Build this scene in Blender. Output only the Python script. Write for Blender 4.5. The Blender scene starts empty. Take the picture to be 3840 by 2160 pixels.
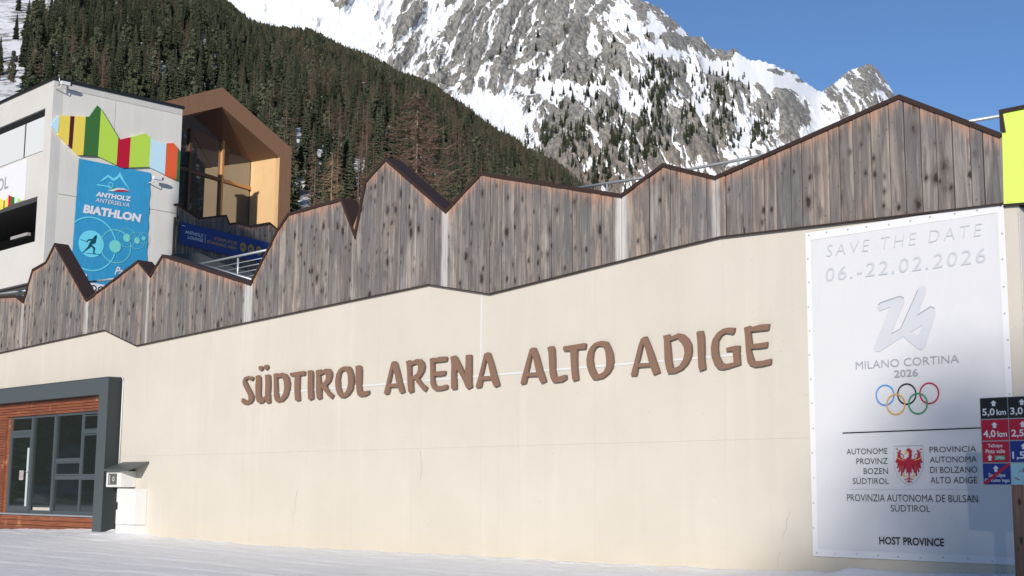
import bpy, bmesh, math, random
import numpy as np
from mathutils import Vector, Matrix
random.seed(7); RNG = np.random.default_rng(11)
scn = bpy.context.scene
COL = scn.collection

# ------------------------------------------------------------------ camera
f_px = 5123.; CXP, CYP = 1920., 1080.
pitch = math.atan(f_px/34000.); roll = math.atan(280/34000.)
w0 = np.array([0, math.cos(pitch), math.sin(pitch)]); u0 = np.array([0, -math.sin(pitch), math.cos(pitch)]); r0 = np.array([1., 0, 0])
cr = r0*math.cos(roll)+u0*math.sin(roll); cu = -r0*math.sin(roll)+u0*math.cos(roll)
th = math.radians(90-44.2317)
Rz = np.array([[math.cos(th), -math.sin(th), 0], [math.sin(th), math.cos(th), 0], [0, 0, 1]])
cr, cu, cw = Rz@cr, Rz@cu, Rz@w0
CAM = np.array([0, -17.2, 1.08])
cam = bpy.data.cameras.new('camera'); camo = bpy.data.objects.new('camera', cam); COL.objects.link(camo)
cam.sensor_width = 36.; cam.lens = 36.*f_px/3840.; cam.clip_start = .1; cam.clip_end = 20000
M = Matrix.Identity(4)
for i in range(3):
    M[i][0] = cr[i]; M[i][1] = cu[i]; M[i][2] = -cw[i]; M[i][3] = CAM[i]
camo.matrix_world = M
scn.camera = camo
scn.render.resolution_x = 1024; scn.render.resolution_y = 576

# ------------------------------------------------------------------ light
SUN_EL = math.radians(14.2); SUN_AZ = math.radians(32.0)      # azimuth measured from -Y towards +X
sdir = Vector((math.sin(SUN_AZ)*math.cos(SUN_EL), -math.cos(SUN_AZ)*math.cos(SUN_EL), math.sin(SUN_EL)))
world = bpy.data.worlds.new('World'); scn.world = world; world.use_nodes = True
wn = world.node_tree; bg = wn.nodes['Background']
sky = wn.nodes.new('ShaderNodeTexSky'); sky.sky_type = 'NISHITA'; sky.sun_disc = False
sky.sun_elevation = SUN_EL; sky.sun_rotation = math.radians(180)-SUN_AZ
sky.altitude = 2200; sky.air_density = .85; sky.dust_density = 0.0; sky.ozone_density = 3.6
wn.links.new(sky.outputs[0], bg.inputs[0]); bg.inputs[1].default_value = 0.118
sun = bpy.data.lights.new('sun', 'SUN'); sun.energy = 4.35; sun.angle = math.radians(.5); sun.color = (1, .945, .875)
suno = bpy.data.objects.new('sun', sun); COL.objects.link(suno)
suno.rotation_euler = sdir.to_track_quat('Z', 'Y').to_euler()
scn.view_settings.view_transform = 'Standard'; scn.view_settings.look = 'None'
scn.view_settings.gamma = 1; scn.view_settings.use_curve_mapping = False
scn.view_settings.exposure = 0.13

# ------------------------------------------------------------------ helpers
def ray(x, y): return (x-CXP)/f_px*cr-(y-CYP)/f_px*cu+cw
def P(x, y, ax='Y', v=0.):
    d = ray(x, y); i = 'XYZ'.index(ax); return CAM+(v-CAM[i])/d[i]*d
def PN(x, y, p0, n):
    d = ray(x, y); n = np.array(n); return CAM+((np.array(p0)-CAM)@n)/(d@n)*d
def project(p):
    q = np.asarray(p)-CAM; z = q@cw; return CXP+f_px*(q@cr)/z, CYP-f_px*(q@cu)/z
def crop(ox, oy, s): return lambda x, y: (ox+x/s, oy+y/s)
LOC = {}
def tag(o, label=None, cat=None, group=None, kind=None):
    if label: o['label'] = label
    if cat: o['category'] = cat
    if group: o['group'] = group
    if kind: o['kind'] = kind
    return o
def empty(name, loc, label=None, cat=None, group=None):
    o = bpy.data.objects.new(name, None); COL.objects.link(o); o.location = loc; o.empty_display_size = .3
    LOC[o] = Vector(loc); return tag(o, label, cat, group)
def add(name, verts, faces, mat, parent=None, kind=None, smooth=False, label=None):
    V = np.array(verts, float).reshape(-1, 3)
    c = (V.min(0)+V.max(0))/2; c[2] = V[:, 2].min()
    me = bpy.data.meshes.new(name); me.from_pydata((V-c).tolist(), [], [list(map(int, q)) for q in faces])
    if mat: me.materials.append(mat)
    if smooth: me.polygons.foreach_set('use_smooth', [True]*len(me.polygons))
    me.update()
    o = bpy.data.objects.new(name, me); COL.objects.link(o)
    LOC[o] = Vector(c)
    if parent: o.parent = parent; o.location = LOC[o]-LOC[parent]
    else: o.location = LOC[o]
    if kind: o['kind'] = kind
    if label: o['label'] = label
    return o
def grid_add(name, V, nr, nc, mat, parent=None, kind=None, smooth=True, attrs=None):
    """V: (nr*nc,3) grid"""
    V = np.asarray(V, np.float32); c = (V.min(0)+V.max(0))/2
    idx = np.arange(nr*nc).reshape(nr, nc)
    F = np.stack([idx[:-1, :-1], idx[:-1, 1:], idx[1:, 1:], idx[1:, :-1]], -1).reshape(-1, 4)
    me = bpy.data.meshes.new(name); me.vertices.add(len(V)); me.vertices.foreach_set('co', (V-c).ravel().astype(np.float32))
    me.loops.add(len(F)*4); me.loops.foreach_set('vertex_index', F.ravel().astype(np.int32))
    me.polygons.add(len(F)); me.polygons.foreach_set('loop_start', np.arange(0, len(F)*4, 4, dtype=np.int32))
    me.polygons.foreach_set('loop_total', np.full(len(F), 4, np.int32)) if False else None
    me.polygons.foreach_set('use_smooth', np.full(len(F), smooth))
    if attrs:
        for k, a in attrs.items():
            at = me.attributes.new(k, 'FLOAT', 'POINT'); at.data.foreach_set('value', a.astype(np.float32).ravel())
    me.update(calc_edges=True); me.validate()
    me.materials.append(mat)
    o = bpy.data.objects.new(name, me); COL.objects.link(o); o.location = c; LOC[o] = Vector(c.tolist())
    if parent: o.parent = parent; o.location = LOC[o]-LOC[parent]
    if kind: o['kind'] = kind
    return o
BOXF = [(0, 3, 2, 1), (4, 5, 6, 7), (0, 1, 5, 4), (1, 2, 6, 5), (2, 3, 7, 6), (3, 0, 4, 7)]
def boxv(x0, x1, y0, y1, z0, z1):
    return [(x0, y0, z0), (x1, y0, z0), (x1, y1, z0), (x0, y1, z0), (x0, y0, z1), (x1, y0, z1), (x1, y1, z1), (x0, y1, z1)]
def box(name, x0, x1, y0, y1, z0, z1, mat, parent=None, bevel=0, **k):
    x0, x1 = sorted((x0, x1)); y0, y1 = sorted((y0, y1)); z0, z1 = sorted((z0, z1))
    if not bevel: return add(name, boxv(x0, x1, y0, y1, z0, z1), BOXF, mat, parent, **k)
    bm = bmesh.new(); vs = [bm.verts.new(v) for v in boxv(x0, x1, y0, y1, z0, z1)]
    for q in BOXF: bm.faces.new([vs[i] for i in q])
    bmesh.ops.bevel(bm, geom=bm.edges[:], offset=bevel, segments=2, affect='EDGES', profile=.6)
    bm.verts.index_update(); V = [tuple(v.co) for v in bm.verts]; F = [[v.index for v in q.verts] for q in bm.faces]; bm.free()
    return add(name, V, F, mat, parent, **k)
def slab(name, quad, n, t, mat, parent=None, **k):
    """polygon (3D pts, any count) pushed t along n (front = quad)"""
    q = [np.array(p, float) for p in quad]; n = np.array(n, float); b = [p-n*t for p in q]; m = len(q)
    bm = bmesh.new(); fv = [bm.verts.new(p) for p in q]; bv = [bm.verts.new(p) for p in b]
    ff = bm.faces.new(fv); fb = bm.faces.new(bv[::-1])
    for i in range(m): bm.faces.new((fv[i], bv[i], bv[(i+1) % m], fv[(i+1) % m]))
    bmesh.ops.triangulate(bm, faces=[x for x in (ff, fb) if len(x.verts) > 4])
    bmesh.ops.recalc_face_normals(bm, faces=bm.faces[:])
    bm.verts.index_update(); V = [tuple(v.co) for v in bm.verts]; F = [[v.index for v in x.verts] for x in bm.faces]; bm.free()
    return add(name, V, F, mat, parent, **k)
def flat_poly(name, pts, mat, parent, hole=None, thick=0, n=None, bevel=0, label=None):
    """pts: list of 3D points in a plane; optional hole loop, filled with triangle fill; extruded back by thick"""
    bm = bmesh.new(); loops = [pts]+([hole] if hole else []); edges = []; L = []
    for lp in loops:
        vs = [bm.verts.new(tuple(p)) for p in lp]; L.append(vs)
        for i in range(len(vs)): edges.append(bm.edges.new((vs[i], vs[(i+1) % len(vs)])))
    bmesh.ops.triangle_fill(bm, edges=edges, use_beauty=True)
    if n is not None:
        nn = Vector(n)
        for q in bm.faces:
            q.normal_update()
            if q.normal.dot(nn) < 0: q.normal_flip()
    if thick:
        off = Vector(n)*-thick
        for vs in L:
            bv = [bm.verts.new(v.co+off) for v in vs]; m = len(vs)
            for i in range(m): bm.faces.new((vs[i], bv[i], bv[(i+1) % m], vs[(i+1) % m]))
    bm.verts.index_update(); V = [tuple(v.co) for v in bm.verts]; F = [[v.index for v in x.verts] for x in bm.faces]; bm.free()
    return add(name, V, F, mat, parent, label=label)
def ribbon(pts, w):
    """2D-ish polyline in 3D plane -> ribbon verts/faces; pts 3D, w half width, plane normal guess"""
    p = [np.array(a, float) for a in pts]; return p
def stroke(name, pts, w, n, mat, parent, close=False, w1=None, kind=None):
    p = [np.array(a, float) for a in pts]; n = np.array(n, float); m = len(p); V = []; F = []
    for i in range(m):
        a = p[i-1] if (i > 0 or close) else p[i]; b = p[(i+1) % m] if (i < m-1 or close) else p[i]
        t = b-a; t /= max(1e-9, np.linalg.norm(t)); s = np.cross(n, t); ww = w if w1 is None else w+(w1-w)*i/(m-1)
        V += [p[i]+s*ww/2, p[i]-s*ww/2]
    for i in range(m-(0 if close else 1)):
        j = (i+1) % m; F.append((2*i, 2*i+1, 2*j+1, 2*j))
    return add(name, V, F, mat, parent, kind=kind)
def tube(name, pts, r, mat, parent=None, seg=8, r1=None, **k):
    p = [np.array(a, float) for a in pts]; V = []; F = []; m = len(p)
    for i in range(m):
        t = p[min(i+1, m-1)]-p[max(i-1, 0)]; t /= np.linalg.norm(t)
        a = np.cross(t, [0, 0, 1.]);
        if np.linalg.norm(a) < .05: a = np.cross(t, [0, 1., 0])
        a /= np.linalg.norm(a); b = np.cross(t, a); rr = r if r1 is None else r+(r1-r)*i/(m-1)
        for s in range(seg):
            q = 2*math.pi*s/seg; V.append(p[i]+a*rr*math.cos(q)+b*rr*math.sin(q))
    for i in range(m-1):
        for s in range(seg):
            s2 = (s+1) % seg; F.append((i*seg+s, i*seg+s2, (i+1)*seg+s2, (i+1)*seg+s))
    F.append(list(range(seg))[::-1]); F.append([(m-1)*seg+s for s in range(seg)])
    return add(name, V, F, mat, parent, smooth=k.pop('smooth', True), **k)
# ---- text
_tc = {}
def text2d(s, bold=0, shear=0, sp=1.):
    key = (s, bold, shear, sp)
    if key in _tc: return _tc[key]
    cu_ = bpy.data.curves.new('t', 'FONT'); cu_.body = s; cu_.size = 1; cu_.offset = bold; cu_.shear = shear; cu_.space_character = sp; cu_.resolution_u = 3
    o = bpy.data.objects.new('t', cu_); COL.objects.link(o); bpy.context.view_layer.update()
    me = o.evaluated_get(bpy.context.evaluated_depsgraph_get()).to_mesh()
    V = np.array([v.co[:] for v in me.vertices]); F = [list(p.vertices) for p in me.polygons]
    o.evaluated_get(bpy.context.evaluated_depsgraph_get()).to_mesh_clear()
    bpy.data.objects.remove(o); bpy.data.curves.remove(cu_)
    mn, mx = V.min(0), V.max(0); V = (V-mn)/np.maximum(mx-mn, 1e-6)
    _tc[key] = (V, F); return V, F
def text(s, bl, br, tl, n, mat, parent, bold=0, shear=0, sp=1., name='lettering', off=0, thick=0):
    V, F = text2d(s, bold, shear, sp); bl, br, tl = map(lambda q: np.array(q, float), (bl, br, tl)); n = np.array(n, float)
    W = [bl+(br-bl)*v[0]+(tl-bl)*v[1]+n*off for v in V]
    nw = len(s.split())
    if nw > 1 and F:
        iv = sorted(((min(V[i][0] for i in q), max(V[i][0] for i in q), k) for k, q in enumerate(F))); gaps = []; mx = iv[0][1]
        for a_, b2, k in iv[1:]:
            if a_ > mx: gaps.append((a_-mx, (a_+mx)/2))
            mx = max(mx, b2)
        cuts = sorted(c2 for _, c2 in sorted(gaps, reverse=True)[:nw-1]); fl = (np.cross(br-bl, tl-bl)@n) > 0
        for lo3, hi3 in zip([-1]+cuts, cuts+[2]):
            fs = [q for q in F if lo3 < V[q[0]][0] < hi3]; ids = sorted({i for q in fs for i in q}); mp_ = {i: k for k, i in enumerate(ids)}
            if fs: o = add(name, [W[i] for i in ids], [[mp_[i] for i in (q if fl else q[::-1])] for q in fs], mat, parent)
        return o
    a = np.cross(br-bl, tl-bl)
    return add(name, W, F if a@n > 0 else [q[::-1] for q in F], mat, parent)

# ---- materials
def mat_new(name):
    m = bpy.data.materials.new(name); m.use_nodes = True; nt = m.node_tree; b = nt.nodes['Principled BSDF']; return m, nt, b
class N:
    def __init__(s, nt): s.nt = nt
    def node(s, t, **k):
        n = s.nt.nodes.new('ShaderNode'+t)
        for a, v in k.items(): setattr(n, a, v)
        return n
    def link(s, a, b): s.nt.links.new(a, b)
    def val(s, sock, v):
        if isinstance(v, bpy.types.NodeSocket): s.link(v, sock)
        elif v is not None: sock.default_value = v
    def math(s, op, a, b=None, c=None, clamp=False):
        n = s.node('Math', operation=op); n.use_clamp = clamp; s.val(n.inputs[0], a)
        if b is not None: s.val(n.inputs[1], b)
        if c is not None: s.val(n.inputs[2], c)
        return n.outputs[0]
    def mix(s, fac, a, b, mode='MIX'):
        n = s.node('MixRGB', blend_type=mode); s.val(n.inputs[0], fac); s.val(n.inputs[1], a if isinstance(a, bpy.types.NodeSocket) else (*a, 1)[:4]); s.val(n.inputs[2], b if isinstance(b, bpy.types.NodeSocket) else (*b, 1)[:4]); return n.outputs[0]
    def noise(s, vec, scale=5, detail=4, rough=.5, dist=0):
        n = s.node('TexNoise'); s.val(n.inputs['Vector'], vec); n.inputs['Scale'].default_value = scale; n.inputs['Detail'].default_value = detail; n.inputs['Roughness'].default_value = rough; n.inputs['Distortion'].default_value = dist; return n.outputs[0]
    def ramp(s, fac, *st):
        n = s.node('ValToRGB'); s.val(n.inputs[0], fac); e = n.color_ramp.elements
        while len(e) < len(st): e.new(.5)
        for i, (p_, c) in enumerate(st):
            e[i].position = p_; e[i].color = (c, c, c, 1) if not hasattr(c, '__len__') else (*c, 1)[:4]
        return n.outputs[0]
    def mapr(s, v, a, b, c=0., d=1., smooth=False):
        n = s.node('MapRange'); n.interpolation_type = 'SMOOTHSTEP' if smooth else 'LINEAR'; s.val(n.inputs[0], v)
        for i, q in enumerate((a, b, c, d)): n.inputs[i+1].default_value = q
        return n.outputs[0]
    def scale(s, vec, sc, add_=None):
        n = s.node('VectorMath', operation='MULTIPLY'); s.val(n.inputs[0], vec); n.inputs[1].default_value = sc; o = n.outputs[0]
        if add_ is not None:
            m = s.node('VectorMath', operation='ADD'); s.link(o, m.inputs[0]); s.val(m.inputs[1], add_); o = m.outputs[0]
        return o
    def pos(s): return s.node('NewGeometry').outputs['Position']
    def rnd(s): return s.node('ObjectInfo').outputs['Random']
    def bump(s, h, b, strength=.3, dist=.01):
        n = s.node('Bump'); n.inputs['Strength'].default_value = strength; n.inputs['Distance'].default_value = dist; s.link(h, n.inputs['Height']); s.link(n.outputs[0], b.inputs['Normal'])
    def attr(s, a):
        n = s.node('Attribute'); n.attribute_name = a; return n.outputs['Fac']
def plain(name, c, rough=.6, metal=0, var=.06, spec=.5, scale=6, bumps=0):
    m, nt, b = mat_new(name); g = N(nt); f = g.noise(g.pos(), scale, 4)
    lo = tuple(x*(1-var) for x in c); hi = tuple(min(1, x*(1+var)) for x in c)
    g.link(g.mix(f, lo, hi), b.inputs['Base Color']); b.inputs['Roughness'].default_value = rough; b.inputs['Metallic'].default_value = metal
    b.inputs['Specular IOR Level'].default_value = spec
    if bumps: g.bump(g.noise(g.pos(), scale*8, 4), b, bumps, .01)
    return m
def lin(r, g, b): return tuple(((c/255+.055)/1.055)**2.4 if c > 10 else c/255/12.92 for c in (r, g, b))

def concrete(name, base, dark, tint, streak=1., base_stain=True, pits=True):
    m, nt, b = mat_new(name); g = N(nt); p = g.pos()
    big = g.noise(p, .55, 5, .6); col = g.mix(g.ramp(big, (.3, 0), (.7, 1)), dark, base)
    st = g.noise(g.scale(p, (2.2, 2.2, .12)), 1.0, 5, .6, .3)
    col = g.mix(g.mapr(st, .52, .72, 0, .30*streak, True), col, tuple(x*1.18 for x in base))
    st2 = g.noise(g.scale(p, (4.1, 4.1, .16), (7, 3, 5)), 1.0, 5, .65, .4)
    col = g.mix(g.mapr(st2, .56, .78, 0, .45*streak, True), col, tint)
    fine = g.noise(p, 9, 6, .7); col = g.mix(g.mapr(fine, .35, .75, 0, .22), col, dark)
    if pits:
        v = g.node('TexVoronoi'); v.inputs['Scale'].default_value = 7; g.link(p, v.inputs['Vector'])
        sel = g.noise(p, 3.1, 2); pit = g.math('MULTIPLY', g.mapr(v.outputs['Distance'], .05, .11, 1, 0, True), g.mapr(sel, .5, .6, 0, .55))
        col = g.mix(pit, col, tuple(x*.62 for x in dark))
    if base_stain:
        z = g.node('SeparateXYZ'); g.link(p, z.inputs[0]); zz = g.math('ADD', z.outputs[2], g.math('MULTIPLY', g.noise(p, 1.3, 4), -.5))
        col = g.mix(g.mapr(zz, -.3, .35, .30, 0, True), col, (base[0]*.98, base[1]*.9, base[2]*.72))
    g.link(col, b.inputs['Base Color']); b.inputs['Roughness'].default_value = .85; b.inputs['Specular IOR Level'].default_value = .25
    h = g.math('ADD', g.noise(p, 22, 6, .7), g.math('MULTIPLY', g.noise(p, 2.2, 4), 1.5)); g.bump(h, b, .25, .012)
    return m
M_conc = concrete('cream_concrete', (.56, .515, .448), (.515, .472, .405), (.445, .412, .362), .75)
M_conc_back = plain('joint_backing', (.34, .31, .26), .9)  # darker core that shows in the panel joints
M_conc2 = concrete('grey_concrete', (.56, .54, .50), (.49, .47, .44), (.43, .415, .39), .7, False)
M_conc3 = concrete('grey_side_concrete', (.665, .635, .58), (.60, .57, .52), (.50, .48, .45), .7, False)

VALLEY_X = []   # filled before use
def wood(name, stains=True, dark=1.0):
    m, nt, b = mat_new(name); g = N(nt); p = g.pos(); r = g.rnd()
    cx = g.node('CombineXYZ'); g.link(g.math('MULTIPLY', r, 37.), cx.inputs[0]); g.link(g.math('MULTIPLY', r, 91.), cx.inputs[2])
    add_ = cx.outputs[0]
    pg = g.scale(p, (19, 19, 1.3), add_); grain = g.noise(pg, 1.0, 6, .65, .6)
    pg2 = g.scale(p, (7, 7, .55), add_); wide = g.noise(pg2, 1.0, 4, .6, .5)
    c0 = g.ramp(r, (0, (.27, .225, .19)), (.2, (.18, .172, .168)), (.4, (.34, .265, .215)), (.6, (.22, .205, .195)), (.8, (.36, .30, .25)), (1, (.235, .228, .225)))
    col = g.mix(g.mapr(wide, .40, .62, .75, 0, True), c0, (.105, .100, .100))
    col = g.mix(g.mapr(g.noise(g.scale(p, (1.9, 1.9, .9), add_), 1.0, 5, .65), .48, .66, 0, .7, True), col, (.135, .133, .136))
    col = g.mix(g.mapr(g.noise(g.scale(p, (5, 5, 1.5), add_), 1.1, 3), .60, .76, 0, .35, True), col, (.30, .175, .12))
    col = g.mix(g.mapr(grain, .34, .56, .60, 0, True), col, (.085, .072, .067))
    col = g.mix(g.mapr(grain, .56, .74, 0, .40, True), col, (.44, .375, .32))
    for sc, thr, sv in (((3.6, 3.6, 2.0), .13, .25), ((6.2, 6.2, 3.6), .12, .45)):
        v = g.node('TexVoronoi'); v.inputs['Scale'].default_value = 1.; g.link(g.scale(p, sc, add_), v.inputs['Vector'])
        dd = g.math('ADD', v.outputs['Distance'], g.math('MULTIPLY', g.math('SUBTRACT', g.noise(g.scale(p, (14, 14, 7)), 1., 4, .7), .5), .42))
        sep = g.node('SeparateColor'); g.link(v.outputs['Color'], sep.inputs[0])
        on = g.mapr(sep.outputs[0], sv, sv+.02, 0, 1)
        col = g.mix(g.math('MULTIPLY', g.mapr(dd, thr+.04, thr+.26, .7, 0, True), on), col, (.095, .080, .075))
        col = g.mix(g.math('MULTIPLY', g.mapr(dd, thr-.03, thr+.07, .9, 0, True), on), col, (.024, .018, .016))
    nails = g.node('TexVoronoi'); nails.inputs['Scale'].default_value = 1.; g.link(g.scale(p, (9, 9, 5), add_), nails.inputs['Vector']); col = g.mix(g.mapr(nails.outputs['Distance'], .06, .12, .7, 0, True), col, (.05, .04, .035))
    fr = g.attr('fresh'); frn = g.math('MULTIPLY', g.mapr(g.math('ADD', fr, g.math('MULTIPLY', g.math('ADD', g.math('SUBTRACT', wide, .5), g.math('SUBTRACT', grain, .5)), 1.6)), .38, 1.12, 0, 1, True), .72)
    col = g.mix(frn, col, g.mix(grain, (.27, .115, .065), (.50, .30, .20)))
    if stains:
        s = g.node('SeparateXYZ'); g.link(p, s.inputs[0]); wob = g.math('MULTIPLY', g.math('SUBTRACT', g.noise(g.scale(p, (0, 0, .9)), 1., 3), .5), .10)
        x = g.math('ADD', s.outputs[0], wob); acc = None
        for vx, wd, am in VALLEY_X:
            q = g.mapr(g.math('ABSOLUTE', g.math('SUBTRACT', x, vx)), wd*.45, wd, am, 0, True)
            acc = q if acc is None else g.math('MAXIMUM', acc, q)
        acc = g.math('MULTIPLY', acc, g.mapr(g.noise(g.scale(p, (16, 16, .8)), 1., 5, .7), .35, .55, .5, 1))
        col = g.mix(g.math('MULTIPLY', acc, .95), col, (.50, .485, .465))
    if dark != 1: col = g.mix(1, col, (dark, dark, dark), 'MULTIPLY')
    g.link(col, b.inputs['Base Color']); b.inputs['Roughness'].default_value = .82; b.inputs['Specular IOR Level'].default_value = .2
    g.bump(grain, b, .5, .006)
    return m
# ------------------------------------------------------------------ main wall profile
c7 = crop(1300, 500, 1.84); c8 = crop(2500, 300, 1.9224); c2 = crop(0, 800, 2.337); c5 = crop(2900, 740, 2.0128); c6 = crop(2900, 1440, 2.0128)
YF = -.055                                           # front of the boards
TOPPX = [(-260, 1128), (60, 1107), (88, 1128), (124, 1009), (174, 981), (208, 911), (327, 1122), (386, 1079), (520, 975), (566, 1030), (612, 954), (941, 1060), (1040, 864), (1083, 799), (1285, 742), (1333, 871), (1371, 679), (1449.5, 591), (1675, 786), (1807, 645), (2332.6, 727), (2490, 612), (2684.7, 660), (3376.5, 354.6), (3761, 500)]
BOTPX = [(-260, 1380), (391.5, 1238.6), (511, 1297), (1300, 1132), (1607, 1068), (1835, 1103), (2500, 937), (2700, 890), (3761, 765)]
TOP = [(P(*q, 'Y', YF)[0], P(*q, 'Y', YF)[2]) for q in TOPPX]; BOT = [(P(*q, 'Y', YF)[0], P(*q, 'Y', YF)[2]) for q in BOTPX]
# straighten the left end (level continuation)
def interp(pl, x): return float(np.interp(x, [a[0] for a in pl], [a[1] for a in pl]))
capH = .062
WOODTOP = [(x, z-capH) for x, z in TOP]
XEND = TOP[-1][0]; XL0 = TOP[0][0]
VALLEY_X = [(P(88, 1200)[0]+.0, .10, .7), (P(327, 1200)[0]+.02, .13, .8), (P(557, 1200)[0], .07, .6), (P(941, 1120)[0]-.02, .20, .9), (P(1677, 900)[0]-.01, .13, .85), (P(2337, 850)[0], .17, 1.), (P(2693, 800)[0], .10, .7)]
M_wood = wood('weathered_larch')
M_wood_bk = plain('board_backing', (.03, .026, .024), .9)
M_brown = plain('brown_metal', (.040, .025, .021), .55, 0, .08, .25)
arena = empty('arena_building', (-24, .5, 0), 'long cream concrete arena building with zigzag weathered timber cladding along its top', 'building')
# concrete panels
cl = []  # joints
jx = [XL0-1, -44.0]+[P(q, 1500)[0] for q in (1, 255, 655, 955, 1160, 1582, 1806, 2232, 2719)]+[-8.9, -8.045]
jx = sorted(set(jx)); jz = 1.93
WB = [(x, z) for x, z in BOT]
def poly_between(x0, x1, lo, hi, pl):
    xs = [x0]+[a[0] for a in pl if x0 < a[0] < x1]+[x1]
    return [(x0, lo), (x1, lo)]+[(x, interp(pl, x)) for x in xs[::-1]]
wallb = []
g_ = .0008
backing = add('wall_core', *(lambda pts: ([(x, .035, z) for x, z in pts]+[(x, .3, z) for x, z in pts], [list(range(len(pts)))]+[list(range(len(pts), 2*len(pts)))[::-1]]))(poly_between(jx[0], -8.06, -1.5, 0, WB)), M_conc_back, arena)
PRX = -31.874   # right side of the entrance box
for a, b_ in zip(jx[:-1], jx[1:]):
    for lo, hi in ((-1.2, jz), (jz, None)):
        if hi: pts = [(a+g_, lo), (b_-g_, lo), (b_-g_, hi-g_), (a+g_, hi-g_)]
        else: pts = poly_between(a+g_, b_-g_, lo+g_, 0, WB)
        slab('concrete_panel', [(x, 0, z) for x, z in pts], (0, -1, 0), .034, M_conc, arena)
# return of the wall at the right end and the wall behind it
box('return_wall', -8.06, -8.04, .0, 7, -1.2, 4.9, M_conc3, arena)
# cracks
M_crack = plain('crack_dark', (.39, .35, .295), .9)
for px in ([(2962, 1918), (2950, 1955), (2948, 1985), (2930, 2015), (2938, 2020)], [(2926, 2068), (2918, 2095), (2914, 2130)], [(1117, 1835), (1105, 1880), (1108, 1905), (1096, 1935), (1100, 1965)], [(1575, 1690), (1582, 1740), (1578, 1800)]):
    stroke('crack', [P(x, y, 'Y', -.0035) for x, y in px], .011, (0, -1, 0), M_crack, arena, w1=.006)
# timber cladding: backing + boards
xs = sorted(set([a[0] for a in TOP]+[a[0] for a in BOT]+[XL0, XEND])); V = []; F = []
for i, (a, b_) in enumerate(zip(xs[:-1], xs[1:])):
    k = len(V)
    for x in (a, b_):
        lo = interp(BOT, x)+.01; hi = interp(WOODTOP, x)-.005
        V += [(x, -.02, lo), (x, -.02, hi), (x, .20, hi), (x, .20, lo)]
    F += [(k, k+1, k+5, k+4), (k+1, k+2, k+6, k+5), (k+2, k+3, k+7, k+6), (k+3, k, k+4, k+7)]
clad = add('timber_cladding', V, F, M_wood_bk, arena)
def make_board(x0, x1, parent, mat, top, bot, yf, T=lambda x, y, z: (x, y, z)):
    brk = [a[0] for a in top if x0+.012 < a[0] < x1-.012]+[a[0] for a in bot if x0+.012 < a[0] < x1-.012]
    cols = [(x0, yf+.03), (x0, yf+.009), (x0+.009, yf)]+[(x, yf) for x in sorted(brk)]+[(x1-.009, yf), (x1, yf+.009), (x1, yf+.03)]
    V = []; fr = []
    for x, y in cols:
        zt = interp(top, x); zb = interp(bot, x); zm = max(zt-.48, zb+.02); zm2 = max(zt-.16, zm+.005)
        V += [T(x, y, zb), T(x, y, zm), T(x, y, zm2), T(x, y, zt)]; fr += [0, 0, .55, 1.]
    F = []
    for i in range(len(cols)-1):
        for j in range(3): F.append((4*i+j, 4*(i+1)+j, 4*(i+1)+j+1, 4*i+j+1))
    n = len(cols)-1
    F.append([4*i for i in range(len(cols))][::-1]); F.append([4*i+3 for i in range(len(cols))])
    o = add('board', V, F, mat, parent)
    at = o.data.attributes.new('fresh', 'FLOAT', 'POINT'); at.data.foreach_set('value', fr)
    return o
x = XL0+.02; rb = random.Random(3)
while x < XEND-.05:
    wd = rb.uniform(.17, .33)
    # keep a joint at the deep valleys
    for vx, _, _ in VALLEY_X:
        if x < vx-.06 and x+wd > vx-.08 and x+wd < vx+.12: wd = vx-x
    x1 = min(x+wd, XEND); 
    if XEND-x1 < .08: x1 = XEND
    make_board(x+.0065, x1-.0065, clad, M_wood, WOODTOP, [(a, z+.012) for a, z in BOT], YF+rb.uniform(-.010, .010)); x = x1
# bottom drip trim in pieces
for (a, za), (b_, zb) in zip(BOT[:-1], BOT[1:]):
    L = b_-a; k = max(1, round(L/2.6))
    for i in range(k):
        p0 = a+L*i/k+.006; p1 = a+L*(i+1)/k-.006; z0 = za+(zb-za)*(p0-a)/L; z1 = za+(zb-za)*(p1-a)/L
        slab('drip_trim', [(p0, YF-.022, z0-.006), (p1, YF-.022, z1-.006), (p1, YF-.022, z1+.013), (p0, YF-.022, z0+.013)], (0, -1, 0), .06, M_brown, clad)
# coping
def offset_poly(pl, d):
    out = []
    for i in range(len(pl)):
        ns = []
        for a, b_ in ((i-1, i), (i, i+1)):
            if a < 0 or b_ >= len(pl): continue
            t = np.array(pl[b_])-np.array(pl[a]); t /= np.linalg.norm(t); ns.append(np.array([t[1], -t[0]]))
        n = sum(ns); n /= np.linalg.norm(n); out.append(np.array(pl[i])+n*d/max(.35, n@ns[0]))
    return out
low = offset_poly(TOP, capH)
for i in range(len(TOP)-1):
    q = [TOP[i], TOP[i+1], low[i+1], low[i]]
    y0, y1 = YF-.035, .33
    V = [(a[0], y0, a[1]) for a in q]+[(a[0], y1, a[1]) for a in q]
    add('coping', V, [(3, 2, 1, 0), (4, 5, 6, 7), (0, 1, 5, 4), (2, 3, 7, 6), (1, 2, 6, 5), (3, 0, 4, 7)], M_brown, clad)
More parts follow.
